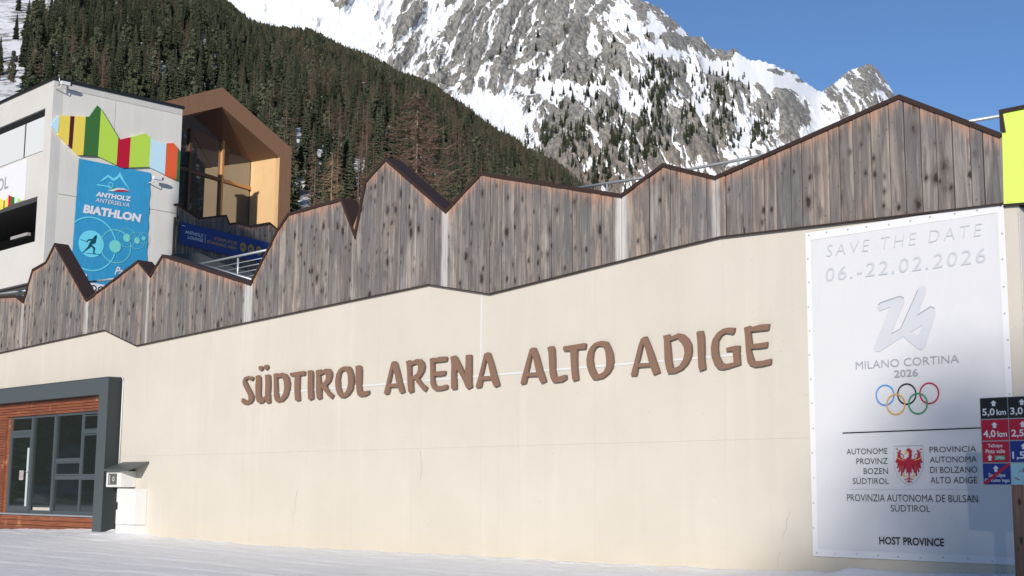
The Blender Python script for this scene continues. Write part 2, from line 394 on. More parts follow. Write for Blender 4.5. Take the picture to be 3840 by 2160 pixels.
# green box at right end
M_green = plain('lime_green_panel', (.60, .86, .13), .5, 0, .02, .3)
gb = P(3764, 765, 'Y', -.07); gt = P(3761.5, 425, 'Y', -.07); gr = P(3900, 776, 'Y', -.07)
gx1 = -5.2; zt = gt[2]
green = empty('green_facade_box', (-6.8, .5, gb[2]), 'bright lime green facade box with dark brown frame at the right end', 'facade box')
slab('green_panel', [(gb[0], -.07, gb[2]), (gx1, -.07, gb[2]-.07*(gx1-gb[0])-.0), (gx1, -.07, zt), (gt[0]-.02, -.07, zt)], (0, -1, 0), .03, M_green, green)
box('box_core', gb[0]+.02, gx1, -.035, 1.6, gb[2]+.01, zt+.01, M_brown, green)
fx0 = P(3747, 412, 'Y', -.09)[0]; fz = P(3747, 412, 'Y', -.09)[2]; fx1 = gt[0]-.0
box('frame_top', fx0, gx1+.05, -.10, 1.62, zt, fz, M_brown, green)
slab('frame_side', [(fx0, -.10, zt-.001), (fx0+.003, -.10, P(3753, 500)[2]), (fx1+.03, -.10, P(3760, 504)[2]), (fx1, -.10, zt-.001)], (0, -1, 0), .3, M_brown, green)
slab('drip_trim', [(gb[0], -.085, gb[2]-.02), (gx1, -.085, gb[2]-.07*(gx1-gb[0])-.025), (gx1, -.085, gb[2]-.07*(gx1-gb[0])), (gb[0], -.085, gb[2]-.002)], (0, -1, 0), .1, M_brown, green)
# ------------------------------------------------------------------ lettering
LP_ = [(880, 1320, 4.77), (1400, 1270, 4.77), (1920, 1230, 4.77), (2340, 1180, 4.293)]
LET = [
 (0, 'S', [(325,430),(240,415),(165,445),(132,520),(140,600),(190,700),(235,790),(240,840),(205,862),(165,830),(125,810),(108,900),(140,940),(215,958),(290,930),(335,860),(335,780),(300,700),(240,590),(215,540),(200,510),(240,500),(310,530),(340,470)], None),
 (0, 'U', [(362,418),(430,400),(462,440),(468,560),(462,740),(472,800),(500,812),(535,775),(540,560),(535,400),(600,388),(632,410),(638,560),(630,760),(635,860),(645,915),(585,940),(550,915),(540,870),(500,925),(440,940),(390,900),(365,820),(362,600),(372,500)], None),
 (0, 'dot', [(415,250),(470,235),(503,255),(505,320),(465,355),(425,330)], None),
 (0, 'dot', [(515,235),(575,212),(605,245),(600,310),(560,340),(520,310)], None),
 (0, 'D', [(682,380),(750,365),(775,380),(840,357),(915,380),(965,450),(988,560),(975,700),(930,820),(860,895),(770,915),(715,890),(692,800),(690,600),(690,470)], [(760,480),(840,465),(870,540),(878,640),(860,740),(820,800),(785,815),(770,700),(765,580)]),
 (0, 'T', [(978,365),(1235,325),(1262,345),(1255,430),(1165,440),(1160,560),(1158,720),(1170,880),(1105,895),(1070,870),(1060,720),(1058,560),(1065,455),(1000,445),(978,435)], None),
 (0, 'I', [(1292,325),(1345,310),(1392,322),(1402,400),(1400,620),(1408,850),(1335,882),(1305,850),(1295,650),(1300,430)], None),
 (0, 'R', [(1440,320),(1530,295),(1560,320),(1630,282),(1700,290),(1740,350),(1742,440),(1710,540),(1650,610),(1690,690),(1780,770),(1735,858),(1680,820),(1610,730),(1555,655),(1550,760),(1558,845),(1490,865),(1460,845),(1445,700),(1448,500)], [(1530,430),(1600,400),(1622,420),(1620,480),(1590,530),(1545,550)]),
 (0, 'O', [(1960,242),(2050,245),(2085,280),(2125,400),(2135,540),(2110,680),(2040,790),(1960,838),(1880,830),(1830,770),(1795,660),(1787,520),(1805,400),(1850,310),(1900,265)], [(1955,348),(2000,365),(2015,450),(2018,560),(2000,660),(1955,728),(1915,710),(1890,620),(1880,500),(1895,400),(1920,360)]),
 (0, 'L', [(2150,245),(2215,222),(2262,240),(2275,320),(2272,480),(2265,600),(2275,680),(2300,695),(2400,672),(2412,720),(2395,775),(2330,808),(2240,815),(2190,790),(2170,700),(2155,500),(2155,350)], None),
 (1, 'A', [(330,400),(385,385),(425,420),(470,580),(510,760),(570,965),(490,1000),(460,975),(430,885),(300,890),(275,1005),(205,1015),(175,985),(210,850),(260,640),(310,440)], [(345,560),(370,640),(400,785),(300,790),(325,680)]),
 (1, 'R', [(568,395),(640,368),(670,380),(690,388),(770,350),(850,352),(905,410),(925,500),(905,600),(850,690),(830,710),(880,790),(975,865),(930,970),(870,930),(790,830),(730,755),(715,750),(712,860),(725,960),(650,990),(615,965),(600,800),(595,600),(585,480)], [(680,500),(760,468),(785,480),(790,550),(770,610),(710,655),(682,655)]),
 (1, 'E', [(995,345),(1080,322),(1105,335),(1180,310),(1300,302),(1328,325),(1315,420),(1180,440),(1095,445),(1095,580),(1190,565),(1280,558),(1300,580),(1285,670),(1180,690),(1095,690),(1105,780),(1130,835),(1220,830),(1310,805),(1335,840),(1325,915),(1220,945),(1110,950),(1040,900),(1010,810),(1008,600),(1005,450)], None),
 (1, 'N', [(1365,310),(1460,285),(1500,320),(1560,440),(1635,610),(1640,400),(1640,278),(1740,268),(1762,290),(1762,600),(1760,780),(1775,880),(1690,925),(1650,890),(1580,730),(1495,580),(1480,620),(1490,760),(1495,920),(1410,930),(1380,900),(1378,700),(1385,480)], None),
 (1, 'A', [(1975,260),(2045,225),(2090,245),(2150,420),(2200,600),(2270,850),(2175,888),(2135,850),(2100,755),(1955,765),(1930,890),(1845,900),(1815,870),(1860,720),(1930,440)], [(2015,400),(2045,480),(2080,650),(1960,655),(1990,520)]),
 (2, 'A', [(310,365),(360,335),(420,335),(480,480),(550,740),(628,970),(525,1015),(490,975),(455,885),(275,890),(250,1010),(165,1030),(138,1000),(190,790),(260,540)], [(350,500),(375,590),(415,775),(300,780),(325,650)]),
 (2, 'L', [(615,345),(680,310),(740,305),(770,370),(778,560),(780,740),(800,850),(830,855),(940,820),(980,825),(985,930),(900,985),(740,998),(690,940),(660,830),(648,600),(640,450)], None),
 (2, 'T', [(905,315),(1300,252),(1335,275),(1320,395),(1175,405),(1172,560),(1178,740),(1200,940),(1095,975),(1065,930),(1045,740),(1035,560),(1030,430),(930,430),(900,405)], None),
 (2, 'O', [(1540,225),(1620,212),(1710,225),(1760,310),(1810,440),(1825,590),(1805,720),(1740,830),(1640,915),(1520,945),(1440,940),(1370,830),(1325,690),(1318,560),(1345,420),(1400,320),(1470,255)], [(1560,340),(1620,350),(1655,430),(1672,560),(1670,680),(1630,770),(1560,812),(1520,800),(1475,700),(1452,560),(1465,440),(1500,370)]),
 (3, 'A', [(262,380),(310,345),(365,330),(400,400),(480,600),(595,945),(480,992),(450,950),(412,855),(230,870),(210,1000),(120,1005),(92,990),(150,780),(220,500)], [(308,490),(335,570),(385,760),(250,765),(285,620)]),
 (3, 'D', [(612,328),(730,298),(760,335),(880,280),(960,300),(1040,370),(1095,470),(1105,580),(1090,690),(1030,810),(950,900),(830,960),(700,968),(665,880),(640,740),(635,540),(630,420)], [(750,440),(860,400),(910,450),(950,530),(962,620),(940,720),(880,810),(800,845),(780,760),(765,600)]),
 (3, 'I', [(1150,270),(1200,248),(1278,242),(1300,340),(1308,520),(1308,720),(1330,890),(1215,935),(1185,860),(1175,660),(1168,440)], None),
 (3, 'G', [(1800,195),(1690,190),(1590,210),(1490,280),(1410,400),(1385,540),(1395,680),(1440,800),(1510,890),(1600,905),(1700,880),(1888,820),(1878,680),(1875,480),(1800,480),(1635,520),(1632,610),(1735,605),(1745,700),(1750,755),(1640,778),(1590,760),(1545,670),(1525,540),(1530,430),(1580,350),(1650,315),(1765,335),(1790,270)], None),
 (3, 'E', [(1915,198),(2030,160),(2065,180),(2200,140),(2340,130),(2355,150),(2335,265),(2190,280),(2055,295),(2075,455),(2200,440),(2315,418),(2325,440),(2315,545),(2190,565),(2060,570),(2080,650),(2110,730),(2230,725),(2370,690),(2385,720),(2375,815),(2240,850),(2110,865),(2020,830),(1970,750),(1950,600),(1935,360)], None)]
M_let, nt, b = mat_new('brown_letter'); g = N(nt); p = g.pos()
c = g.mix(g.noise(p, 2.1, 3), (.205, .108, .070), (.185, .115, .078)); g.link(c, b.inputs['Base Color']); b.inputs['Roughness'].default_value = .65; g.bump(g.noise(p, 60, 4), b, .15, .004)
M_letside = plain('letter_edge', (.15, .10, .078), .7)
lets = empty('wall_lettering', (-19.5, -.05, 3), 'raised brown letters reading SÜDTIROL ARENA ALTO ADIGE across the cream wall', 'lettering')
YL = -.072
for k, ch, pts, hole in LET:
    cc = crop(*LP_[k]); q = [P(*cc(*a), 'Y', YL) for a in pts]; h = [P(*cc(*a), 'Y', YL) for a in hole] if hole else None
    # chamfered outline: front slightly inset comes from the thin edge band
    def inset(lp, d):
        A = sum(lp[i-1][0]*lp[i][2]-lp[i][0]*lp[i-1][2] for i in range(len(lp))); sg = 1 if A > 0 else -1; out = []
        for i in range(len(lp)):
            ns = []
            for u_, v_ in ((lp[i-1], lp[i]), (lp[i], lp[(i+1) % len(lp)])):
                t = np.array([v_[0]-u_[0], v_[2]-u_[2]]); t /= max(1e-6, np.linalg.norm(t)); ns.append(np.array([-t[1], t[0]])*sg)
            n = ns[0]+ns[1]; n /= max(.3, np.linalg.norm(n)); w_ = d/max(.55, n@ns[0]); out.append(np.array([lp[i][0]+n[0]*w_-.006, YL, lp[i][2]+n[1]*w_+.004]))
        return out
    dd_ = .019
    q = inset(q, dd_); h = inset(h, -dd_) if h else None
    o = flat_poly('umlaut_dot' if ch == 'dot' else 'letter', q, M_let, lets, h, .046, (0, -1, 0))
    o.data.materials.append(M_letside)
    for pl_ in o.data.polygons:
        if abs(pl_.normal.y) < .5: pl_.material_index = 1
# cable duct
M_white = plain('white_plastic', (.60, .61, .60), .5, 0, .03)
duct = empty('cable_duct', (-20, -.01, 3.2), 'thin white cable duct running behind the brown letters and up the wall', 'cable duct')
zA = P(1355, 1443.5)[2]; zB = P(2786, 1328)[2]
xa, xb = P(1017, 1476)[0], P(2786, 1328)[0]
slab('duct_run', [(xa, -.011, P(1017, 1476)[2]-.018), (xb, -.011, zB-.018), (xb, -.011, zB+.018), (xa, -.011, P(1017, 1476)[2]+.018)], (0, -1, 0), .009, M_white, duct)
xv = P(1806, 1200)[0]; box('duct_riser', xv-.013, xv+.013, -.012, -.001, P(1806, 1410)[2]+.015, interp(BOT, xv)-.02, M_white, duct)

# ------------------------------------------------------------------ host province banner
M_ban, nt, b = mat_new('white_vinyl'); g = N(nt); p = g.pos(); g.link(g.mix(g.noise(p, 2, 3), (.595, .595, .61), (.61, .61, .622)), b.inputs['Base Color']); b.inputs['Roughness'].default_value = .42
g.bump(g.math('ADD', g.noise(g.scale(p, (1, 1, .45), (3, 0, 1)), 1.5, 3, .5, 1.5), g.math('MULTIPLY', g.noise(g.scale(p, (4, 4, .8)), 1.0, 3), .25)), b, .16, .05)
M_hem = plain('vinyl_hem', (.67, .67, .685), .45, 0, .01, .35)
M_lg = plain('print_grey', (.485, .50, .53), .5, 0, .03); M_lg2 = plain('print_mid_grey', (.30, .315, .35), .5, 0, .03)
M_dk = plain('print_dark', (.025, .027, .035), .5); M_blk = plain('print_black', (.012, .013, .018), .5)
bx0, bx1, bz0, bz1 = -11.35, -8.235, .225, 4.98
ban = empty('host_province_banner', (-9.8, -.03, .22), 'tall white banner announcing SAVE THE DATE and HOST PROVINCE with five rings', 'banner')
nx, nz = 60, 80; gx, gz = np.meshgrid(np.linspace(bx0, bx1, nx), np.linspace(bz0, bz1, nz))
ed = np.minimum(np.minimum(gx-bx0, bx1-gx), np.minimum(gz-bz0, bz1-gz))
gy = -.022-.004*np.sin(gx*9)*np.exp(-ed/.12)-.0015*np.sin(gz*3+gx*2)
grid_add('banner_sheet', np.stack([gx, gy, gz], -1).reshape(-1, 3), nz, nx, M_ban, ban)
YB = -.034
def hem(a, b_, c_, d): add('hem', [(a, YB+.006, c_), (b_, YB+.006, c_), (b_, YB+.006, d), (a, YB+.006, d)], [(0, 1, 2, 3)], M_hem, ban)
hem(bx0, bx0+.09, bz0, bz1); hem(bx1-.09, bx1, bz0, bz1); hem(bx0+.09, bx1-.09, bz0, bz0+.1); hem(bx0+.09, bx1-.09, bz1-.12, bz1)
nY = (0, -1, 0)
def btext(s, bl, tr, mat, **k):
    a = P(*bl, 'Y', YB); b_ = P(*tr, 'Y', YB)
    text(s, (a[0], YB, a[2]), (b_[0], YB, a[2]), (a[0], YB, b_[2]), nY, mat, ban, **k)
btext('SAVE THE DATE', c5(400, 449), c5(1574, 193), M_lg, shear=.16, sp=1.35, bold=-.014)
btext('06.-22.02.2026', c5(395, 637), c5(1600, 378), M_lg, shear=.12, sp=1.2, bold=.0)
btext('MILANO CORTINA', c5(622, 1300), c5(1400, 1185), M_lg2, bold=0)
btext('2026', c5(912, 1362), c5(1090, 1293), M_lg2, bold=.02)
M26, nt, b = mat_new('logo_grey'); g = N(nt); g.link(g.mix(g.noise(g.pos(), 1.6, 2), (.47, .485, .52), (.565, .575, .60)), b.inputs['Base Color']); b.inputs['Roughness'].default_value = .5
flat_poly('logo', [P(*c5(*a), 'Y', YB) for a in [(785,830),(800,797),(950,745),(985,757),(990,790),(890,1030),(960,990),(1092,685),(1125,662),(1155,685),(1150,720),(1085,890),(1190,822),(1222,838),(1224,880),(1145,1130),(1115,1152),(1085,1140),(982,1050),(805,1162),(772,1166),(758,1135),(880,828),(805,858)]], M26, ban, [P(*c5(*a), 'Y', YB) for a in [(1040,1015),(1125,965),(1090,1045)]], 0, nY)
stroke('logo', [P(*c5(*a), 'Y', YB-.001) for a in ((792,812),(810,796),(950,748),(985,760))], .018, nY, M_lg2, ban)
stroke('logo', [P(*c5(*a), 'Y', YB-.001) for a in ((892,1030),(960,992),(1090,700))], .014, nY, M_lg2, ban)
stroke('logo', [P(*c5(*a), 'Y', YB-.001) for a in ((1088,888),(1185,826),(1218,838))], .018, nY, M_lg2, ban)
def ring(c3, R, r, ax, off, mat, parent, name='ring', seg=40, a0=0, a1=2*math.pi, clip=None):
    """annulus in plane; ax=(u axis, v axis)"""
    u, v = np.array(ax[0], float), np.array(ax[1], float); n = np.cross(u, v); c3 = np.array(c3)+n*off
    V = []; F = []; full = abs(a1-a0-2*math.pi) < 1e-6; m = seg if full else seg+1
    for i in range(m):
        t = a0+(a1-a0)*i/seg; d = u*math.cos(t)+v*math.sin(t); V += [c3+d*R, c3+d*r]
    for i in range(seg):
        j = (i+1) % m
        if clip and not (clip((V[2*i]+V[2*j])/2)): continue
        F.append((2*i, 2*j, 2*j+1, 2*i+1)) if False else F.append((2*i+1, 2*i, 2*j, 2*j+1))
    return add(name, V, F, mat, parent)
def disc(c3, R, ax, off, mat, parent, name='disc', seg=32, clip=None):
    return ring(c3, R, R*.001, ax, off, mat, parent, name, seg, clip=clip)
AXY = ((1, 0, 0), (0, 0, 1))     # normal = x cross z = -y
Rr = (P(*c6(1007, 0), 'Y', YB)[2]-P(*c6(1007, 164), 'Y', YB)[2])/2
for i, (cx_, cy_, cc) in enumerate([(843, 84, (.075, .26, .58)), (1007, 76, (.012, .012, .015)), (1177, 70, (.40, .02, .05)), (925, 154, (.60, .34, .09)), (1092, 148, (.02, .25, .10))]):
    ring(P(*c6(cx_, cy_), 'Y', YB), Rr, Rr*.86, AXY, .001*i, plain('ring_ink', cc, .5), ban, 'ring')
stroke('rule', [P(*c6(522, 370), 'Y', YB), P(*c6(1600, 330), 'Y', YB)], .016, nY, M_blk, ban)
zr = P(*c6(1000, 796), 'Y', YB)[2]; stroke('rule', [(P(*c6(570, 797), 'Y', YB)[0], YB, zr), (P(*c6(1540, 796), 'Y', YB)[0], YB, zr)], .006, nY, M_lg, ban)
for s, bl, tr in [('AUTONOME', (553, 532), (860, 483)), ('PROVINZ', (627, 606), (862, 558)), ('BOZEN', (682, 680), (865, 634)), ('SÜDTIROL', (600, 755), (870, 700)), ('PROVINCIA', (1180, 517), (1530, 467)), ('AUTONOMA', (1182, 594), (1533, 544)), ('DI BOLZANO', (1184, 672), (1538, 622)), ('ALTO ADIGE', (1186, 750), (1538, 700)), ('PROVINZIA AUTONOMA DE BULSAN', (556, 884), (1542, 838)), ('SÜDTIROL', (887, 962), (1182, 905))]:
    btext(s, c6(*bl), c6(*tr), M_dk, bold=-.004)
btext('HOST PROVINCE', c6(800, 1210), c6(1287, 1166), M_blk, bold=.022)
# coat of arms
ce = crop(3300, 1640, 7.245); pe = lambda x, y, k=0: P(*ce(x, y), 'Y', YB-.001*k)
M_red = plain('heraldic_red', (.36, .012, .03), .5); M_gold = plain('heraldic_gold', (.66, .47, .13), .5)
stroke('shield_outline', [pe(*a) for a in [(372,240),(770,230),(1165,220),(1178,600),(1180,820),(1100,1030),(960,1200),(790,1305),(600,1200),(460,1020),(390,820),(380,500)]], .006, nY, M_lg2, ban, close=True)
flat_poly('eagle', [pe(*a, 1) for a in [(720,560),(770,540),(780,470),(780,400),(700,350),(745,305),(800,300),(840,335),(875,380),(860,420),(868,500),(850,580),(865,640),(858,760),(860,985),(815,940),(802,1100),(778,1100),(762,940),(708,985),(716,760),(710,640)]], M_red, ban, None, 0, nY)
for mx in (0, 1):
    X_ = (lambda x: 1574-x) if mx else (lambda x: x)
    flat_poly('eagle_wing', [pe(X_(a), b_, 2) for a, b_ in [(575,335),(520,360),(480,440),(470,520),(450,560),(440,640),(490,720),(560,760),(716,762),(716,595),(620,585),(560,520),(550,450)]], M_red, ban, None, 0, nY)
    for k, st in enumerate([[(455,630),(448,670),(430,690)],[(500,700),(490,800),(468,840)],[(545,730),(540,880),(508,945)],[(595,740),(595,980),(575,1050)],[(655,740),(645,900),(635,955)],[(690,740),(688,830),(682,862)]]):
        stroke('feather', [pe(X_(a), b_, 3) for a, b_ in st], .030, nY, M_red, ban, w1=.02)
    for st in [[(430,310),(470,315),(500,360)], [(560,440),(630,480),(640,555)], [(445,410),(485,410)]]:
        stroke('feather', [pe(X_(a), b_, 3) for a, b_ in st], .011, nY, M_red, ban)
    flat_poly('wing_band', [pe(X_(a), b_, 4) for a, b_ in [(455,490),(480,545),(560,595),(690,632),(600,625),(500,590),(455,550)]], M_gold, ban, None, 0, nY)
    stroke('claw', [pe(X_(a), b_, 3) for a, b_ in [(600,1045),(680,1040),(750,1060)]], .012, nY, M_gold, ban)
    stroke('claw', [pe(X_(a), b_, 4) for a, b_ in [(640,985),(680,1040),(668,1110)]], .012, nY, M_gold, ban)
    for st in [[(790,1120),(740,1130),(660,1150)], [(790,1180),(750,1200),(710,1200)]]:
        stroke('tail', [pe(X_(a), b_, 2) for a, b_ in st], .018, nY, M_red, ban, w1=.008)
flat_poly('beak', [pe(*a, 3) for a in [(665,385),(700,362),(782,400),(760,425),(700,450),(672,420)]], M_gold, ban, None, 0, nY)
stroke('tail', [pe(790, 1080, 1), pe(790, 1170, 1), pe(792, 1245, 1)], .018, nY, M_red, ban)
M_gromm = plain('grommet_metal', (.30, .30, .31), .4, .6)
gp = []
for i in range(10): gp += [(bx0+.05+(bx1-bx0-.1)*i/9, bz0+.05), (bx0+.05+(bx1-bx0-.1)*i/9, bz1-.05)]
for i in range(1, 13): gp += [(bx0+.04, bz0+.05+(bz1-bz0-.1)*i/13), (bx1-.04, bz0+.05+(bz1-bz0-.1)*i/13)]
for xx, zz in gp: ring((xx+rb.uniform(-.02, .02), YB, zz+rb.uniform(-.012, .012)), .012, .006, AXY, 0, M_gromm, ban, 'grommet', 12)

# ------------------------------------------------------------------ entrance box on the left
M_anth = plain('anthracite_metal', (.072, .086, .092), .5, 0, .06, .4)
M_anth2 = plain('anthracite_frame', (.064, .078, .086), .42, 0, .06, .45)
c3 = crop(0, 1360, 1.811); cg = crop(0, 1440, 2.587)
PY = -.395
zt_o = P(405.9, 1415.2, 'Y', PY)[2]; xr_o = PRX; zt_i = P(371, 1478.7, 'Y', PY)[2]; xr_i = P(371, 1478.7, 'Y', PY)[0]
XLL = -46.
ent = empty('entrance_portal', (-36, -.2, 0), 'anthracite metal framed glazed entrance box with orange brown slats at the left', 'entrance')
box('portal_beam', XLL, xr_o, PY, -.001, zt_i, zt_o, M_anth, ent)
box('portal_jamb', xr_i, xr_o, PY, -.001, -.3, zt_i-.002, M_anth, ent)
M_anth3 = plain('dark_side_sheet', (.030, .036, .037), .55, 0, .06, .3)
box('side_sheet', xr_o+.001, xr_o+.006, PY+.004, -.003, -.3, zt_o-.004, M_anth3, ent)
box('beam_flashing', XLL, xr_o+.012, PY-.01, -.001, zt_o+.001, zt_o+.022, M_anth2, ent)
def slatmat():
    m, nt, b = mat_new('orange_larch_slat'); g = N(nt); p = g.pos(); r = g.rnd()
    n1 = g.noise(g.scale(p, (1.6, 6, 34)), 1., 6, .65, .4); n2 = g.noise(g.scale(p, (2.3, 2, 3)), 1., 4)
    col = g.mix(g.mapr(n1, .3, .7), (.125, .036, .018), (.31, .105, .046)); col = g.mix(g.mapr(n2, .62, .75, 0, .6, True), col, (.50, .25, .11))
    col = g.mix(g.math('MULTIPLY', r, .4), col, (.10, .028, .015)); g.link(col, b.inputs['Base Color']); b.inputs['Roughness'].default_value = .6; g.bump(n1, b, .4, .005); return m
M_slat = slatmat()
SY = -.17            # slat face
GY = -.10            # glazing plane
zslt = zt_i; wz1 = P(*cg(500, 300), 'Y', GY)[2]; zsill1 = P(*cg(500, 1265), 'Y', GY)[2]
wx0 = P(*cg(100, 800), 'Y', GY)[0]; jx0 = P(*cg(35, 800), 'Y', SY)[0]
# slats above the window, each its own board
rows = 5; zs0 = wz1+.02
for i in range(rows):
    a = zs0+(zt_i-zs0)*i/rows; b_ = zs0+(zt_i-zs0)*(i+1)/rows-.012
    xx = XLL
    while xx < xr_i-.02:
        L = 1.55; x2 = min(xx+L, xr_i-.003); box('slat', xx+.004, x2-.004, SY+rb.uniform(-.004, .004), SY+.03, a, b_, M_slat, ent); xx = x2 if x2 < xr_i-.05 else xr_i
zz = .05
while zz < zs0-.01:
    box('slat', XLL, jx0, SY+rb.uniform(-.004, .004), SY+.03, zz, min(zz+.065, zs0-.002), M_slat, ent); zz += .077
box('window_reveal', jx0+.003, jx0+.012, SY, GY+.02, .2, zs0-.003, M_slat, ent)
box('window_reveal', jx0+.012, wx0, GY-.01, GY+.02, .2, zs0-.003, M_slat, ent)
box('slat_backing', XLL, xr_i, SY+.035, -.002, zs0-.001, zt_i, M_wood_bk, ent)
box('slat_backing', XLL, jx0+.002, SY+.035, -.002, -.3, zs0-.002, M_wood_bk, ent)
# glazing frames
M_glass, nt, b = mat_new('entrance_glass'); g = N(nt)
b.inputs['Base Color'].default_value = (.018, .022, .02, 1); b.inputs['Roughness'].default_value = .03; b.inputs['Specular IOR Level'].default_value = .9; b.inputs['IOR'].default_value = 1.7
def gl(x, y, yy=GY): return P(*cg(x, y), 'Y', yy)
zb0 = gl(500, 1262)[2]; zw = wz1
cols = [gl(a, 800)[0] for a in (100, 315, 540, 793)]+[xr_i+.0]
colw = .062
M_frm = M_anth2
# vertical members
vx = [gl(88, 800)[0], gl(300, 800)[0], gl(522, 800)[0], gl(780, 800)[0]]
for i, xx in enumerate(vx): box('window_frame', xx-.02 if i else xx-.03, xx+(.085 if i in (1, 2) else .07), GY-(.045 if i in (1, 2) else .012), GY+.04, zb0, zw, M_frm, ent, bevel=.004)
box('window_frame', xr_i-.0, xr_i+.06, GY-.02, GY+.04, zb0, zw, M_frm, ent)
box('window_frame', vx[0], xr_i, GY-.008, GY+.035, zw-.05, zw+.019, M_frm, ent)
box('window_frame', vx[0], xr_i, GY-.006, GY+.036, zb0, zb0+.09, M_frm, ent)
def hbar(c0, c1, y0, y1, xm):
    a = gl(xm, y1)[2]; b_ = gl(xm, y0)[2]; box('window_frame', c0, c1, GY-.010, GY+.034, a, b_, M_frm, ent, bevel=.003)
hbar(vx[0]+.07, vx[1]-.02, 450, 482, 200); hbar(vx[2]+.085, vx[3]-.02, 720, 755, 650); hbar(vx[2]+.085, vx[3]-.02, 887, 928, 650)
hbar(vx[3]+.07, xr_i, 445, 480, 870); hbar(vx[3]+.07, xr_i, 887, 930, 860)
def pane(x0, x1, y0, y1, xm, name='pane'):
    box(name, x0+.012, x1-.012, GY+.012, GY+.022, gl(xm, y1)[2], gl(xm, y0)[2], M_glass, ent)
pane(vx[0]+.06, vx[1], 310, 450, 200); pane(vx[1]+.085, vx[2], 300, 1190, 430); pane(vx[2]+.085, vx[3], 295, 720, 680); pane(vx[2]+.085, vx[3], 760, 888, 650); pane(vx[2]+.085, vx[3], 930, 1240, 650)
pane(vx[3]+.07, xr_i, 290, 445, 880); pane(vx[3]+.07, xr_i, 480, 890, 870); pane(vx[3]+.07, xr_i, 928, 1250, 850)
# inner casements (sash frames)
def sash(x0, x1, y0, y1, xm, w=.035, nm='sash'):
    z1_, z0_ = gl(xm, y0)[2], gl(xm, y1)[2]; yy0, yy1 = GY-.004, GY+.03
    V = []; F = []
    for bb in ((x0, x0+w, z0_, z1_), (x1-w, x1, z0_, z1_), (x0+w, x1-w, z0_, z0_+w), (x0+w, x1-w, z1_-w, z1_)):
        k = len(V); V += boxv(bb[0], bb[1], yy0, yy1, bb[2], bb[3]); F += [tuple(i+k for i in q) for q in BOXF]
    add(nm, V, F, M_frm, ent)
sash(vx[3]+.075, xr_i, 485, 887, 870); sash(vx[2]+.09, vx[3]-.022, 757, 885, 650); sash(vx[3]+.075, xr_i, 300, 443, 880, .025)
# door
zd0, zd1 = zb0+.03, gl(200, 484)[2]; x0_, x1_ = vx[0]+.045, vx[1]-.022
dv = []; df = []
for bb in ((x0_, x0_+.085, zd0, zd1), (x1_-.085, x1_, zd0, zd1), (x0_+.085, x1_-.085, zd0, zd0+.16), (x0_+.085, x1_-.085, zd1-.11, zd1)):
    k = len(dv); dv += boxv(bb[0], bb[1], GY-.022, GY+.02, bb[2], bb[3]); df += [tuple(i+k for i in q) for q in BOXF]
door = add('door', dv, df, M_frm, ent)
box('door_glass', x0_+.085, x1_-.085, GY+.004, GY+.012, zd0+.16, zd1-.11, M_glass, door)
M_steel = plain('steel', (.55, .56, .57), .3, .9)
tube('door_handle', [(x1_-.06, GY-.07, gl(260, 850)[2]), (x1_-.18, GY-.07, gl(260, 850)[2])], .012, M_steel, door)
sx, sy_, sz = gl(205, 885); M_stk = plain('sticker_paper', (.42, .40, .40), .5); M_stkr = plain('sticker_red', (.32, .10, .10), .5)
box('door_sticker', sx-.12, sx+.13, GY+.0015, GY+.0035, sz-.13, sz+.13, M_stk, door)
ring((sx, GY+.001, sz), .09, .072, AXY, .001, M_stkr, door, 'sticker_print', 20)
stroke('sticker_print', [(sx-.06, GY-.001, sz+.06), (sx+.06, GY-.001, sz-.06)], .02, nY, M_stkr, door)
# pale curtain behind door
M_curt = plain('pale_blind', (.45, .50, .48), .8)
box('blind', gl(245, 1000)[0], gl(275, 1000)[0], GY+.001, GY+.0035, gl(250, 1200)[2], gl(260, 620)[2], M_curt, door)
M_sill = plain('sill_metal', (.33, .35, .37), .4, .3)
box('window_sill', jx0+.0, xr_i-.002, SY-.06, GY+.04, zb0-.045, zb0-.002, M_sill, ent)
for i in range(4):
    a = -.12+i*(zb0-.05+.12)/4; box('slat', XLL, xr_i-.003, SY+rb.uniform(-.01, .01), SY+.04, a, a+(zb0-.05+.12)/4-.012, M_slat, ent)
# pipe along the portal edge
pipe = tube('conduit_pipe', [(P(*c3(790, 98), 'Y', -.03)[0]-.3, -.03, zt_o+.05), (-31.90, -.03, zt_o+.05), (-31.82, -.03, zt_o-.0), (-31.80, -.03, zt_o-.12), (-31.80, -.03, 1.62)], .018, M_white)
tag(pipe, 'thin white pipe running down the wall beside the dark entrance frame', 'pipe')

# meter box, awning, cabinet
ga = crop(340, 1650, 3.62)
M_cab = plain('white_enamel', (.66, .655, .63), .45, 0, .02)
mb = empty('meter_box', (-31.7, -.2, 1.16), 'small white meter box with glazed door hanging below the dark canopy', 'meter box')
mx0, mx1, mz0, mz1, my = -32.4, -30.95, 1.165, 1.56, -.42
mx0 = P(*ga(210, 640), 'Y', my)[0]
box('housing', mx0, mx1, my, -.001, mz0, mz1, M_cab, mb, bevel=.012)
dx0, dx1 = mx0+.03, mx0+.03+(mx1-mx0)*.72
M_mglass, nt, b = mat_new('meter_glass'); b.inputs['Base Color'].default_value = (.12, .12, .12, 1); b.inputs['Roughness'].default_value = .1
dl, dr = P(*ga(245, 520), 'Y', my)[0], P(*ga(362, 520), 'Y', my)[0]
box('meter_window', dl, dr, my-.014, my-.011, P(*ga(300, 608), 'Y', my)[2], P(*ga(300, 455), 'Y', my)[2], M_mglass, mb)
box('door_rim', mx0+.008, P(*ga(388, 520), 'Y', my)[0], my-.010, my-.001, mz0+.015, mz1-.015, M_cab, mb, bevel=.003)
box('gauge', dl+.05, dl+.09, my-.0175, my-.0145, mz0+.08, mz1-.1, M_stk, mb)
ring(((dl+dr)/2+.05, my-.015, (mz0+mz1)/2), .06, .03, AXY, .001, M_stk, mb, 'gauge', 16)
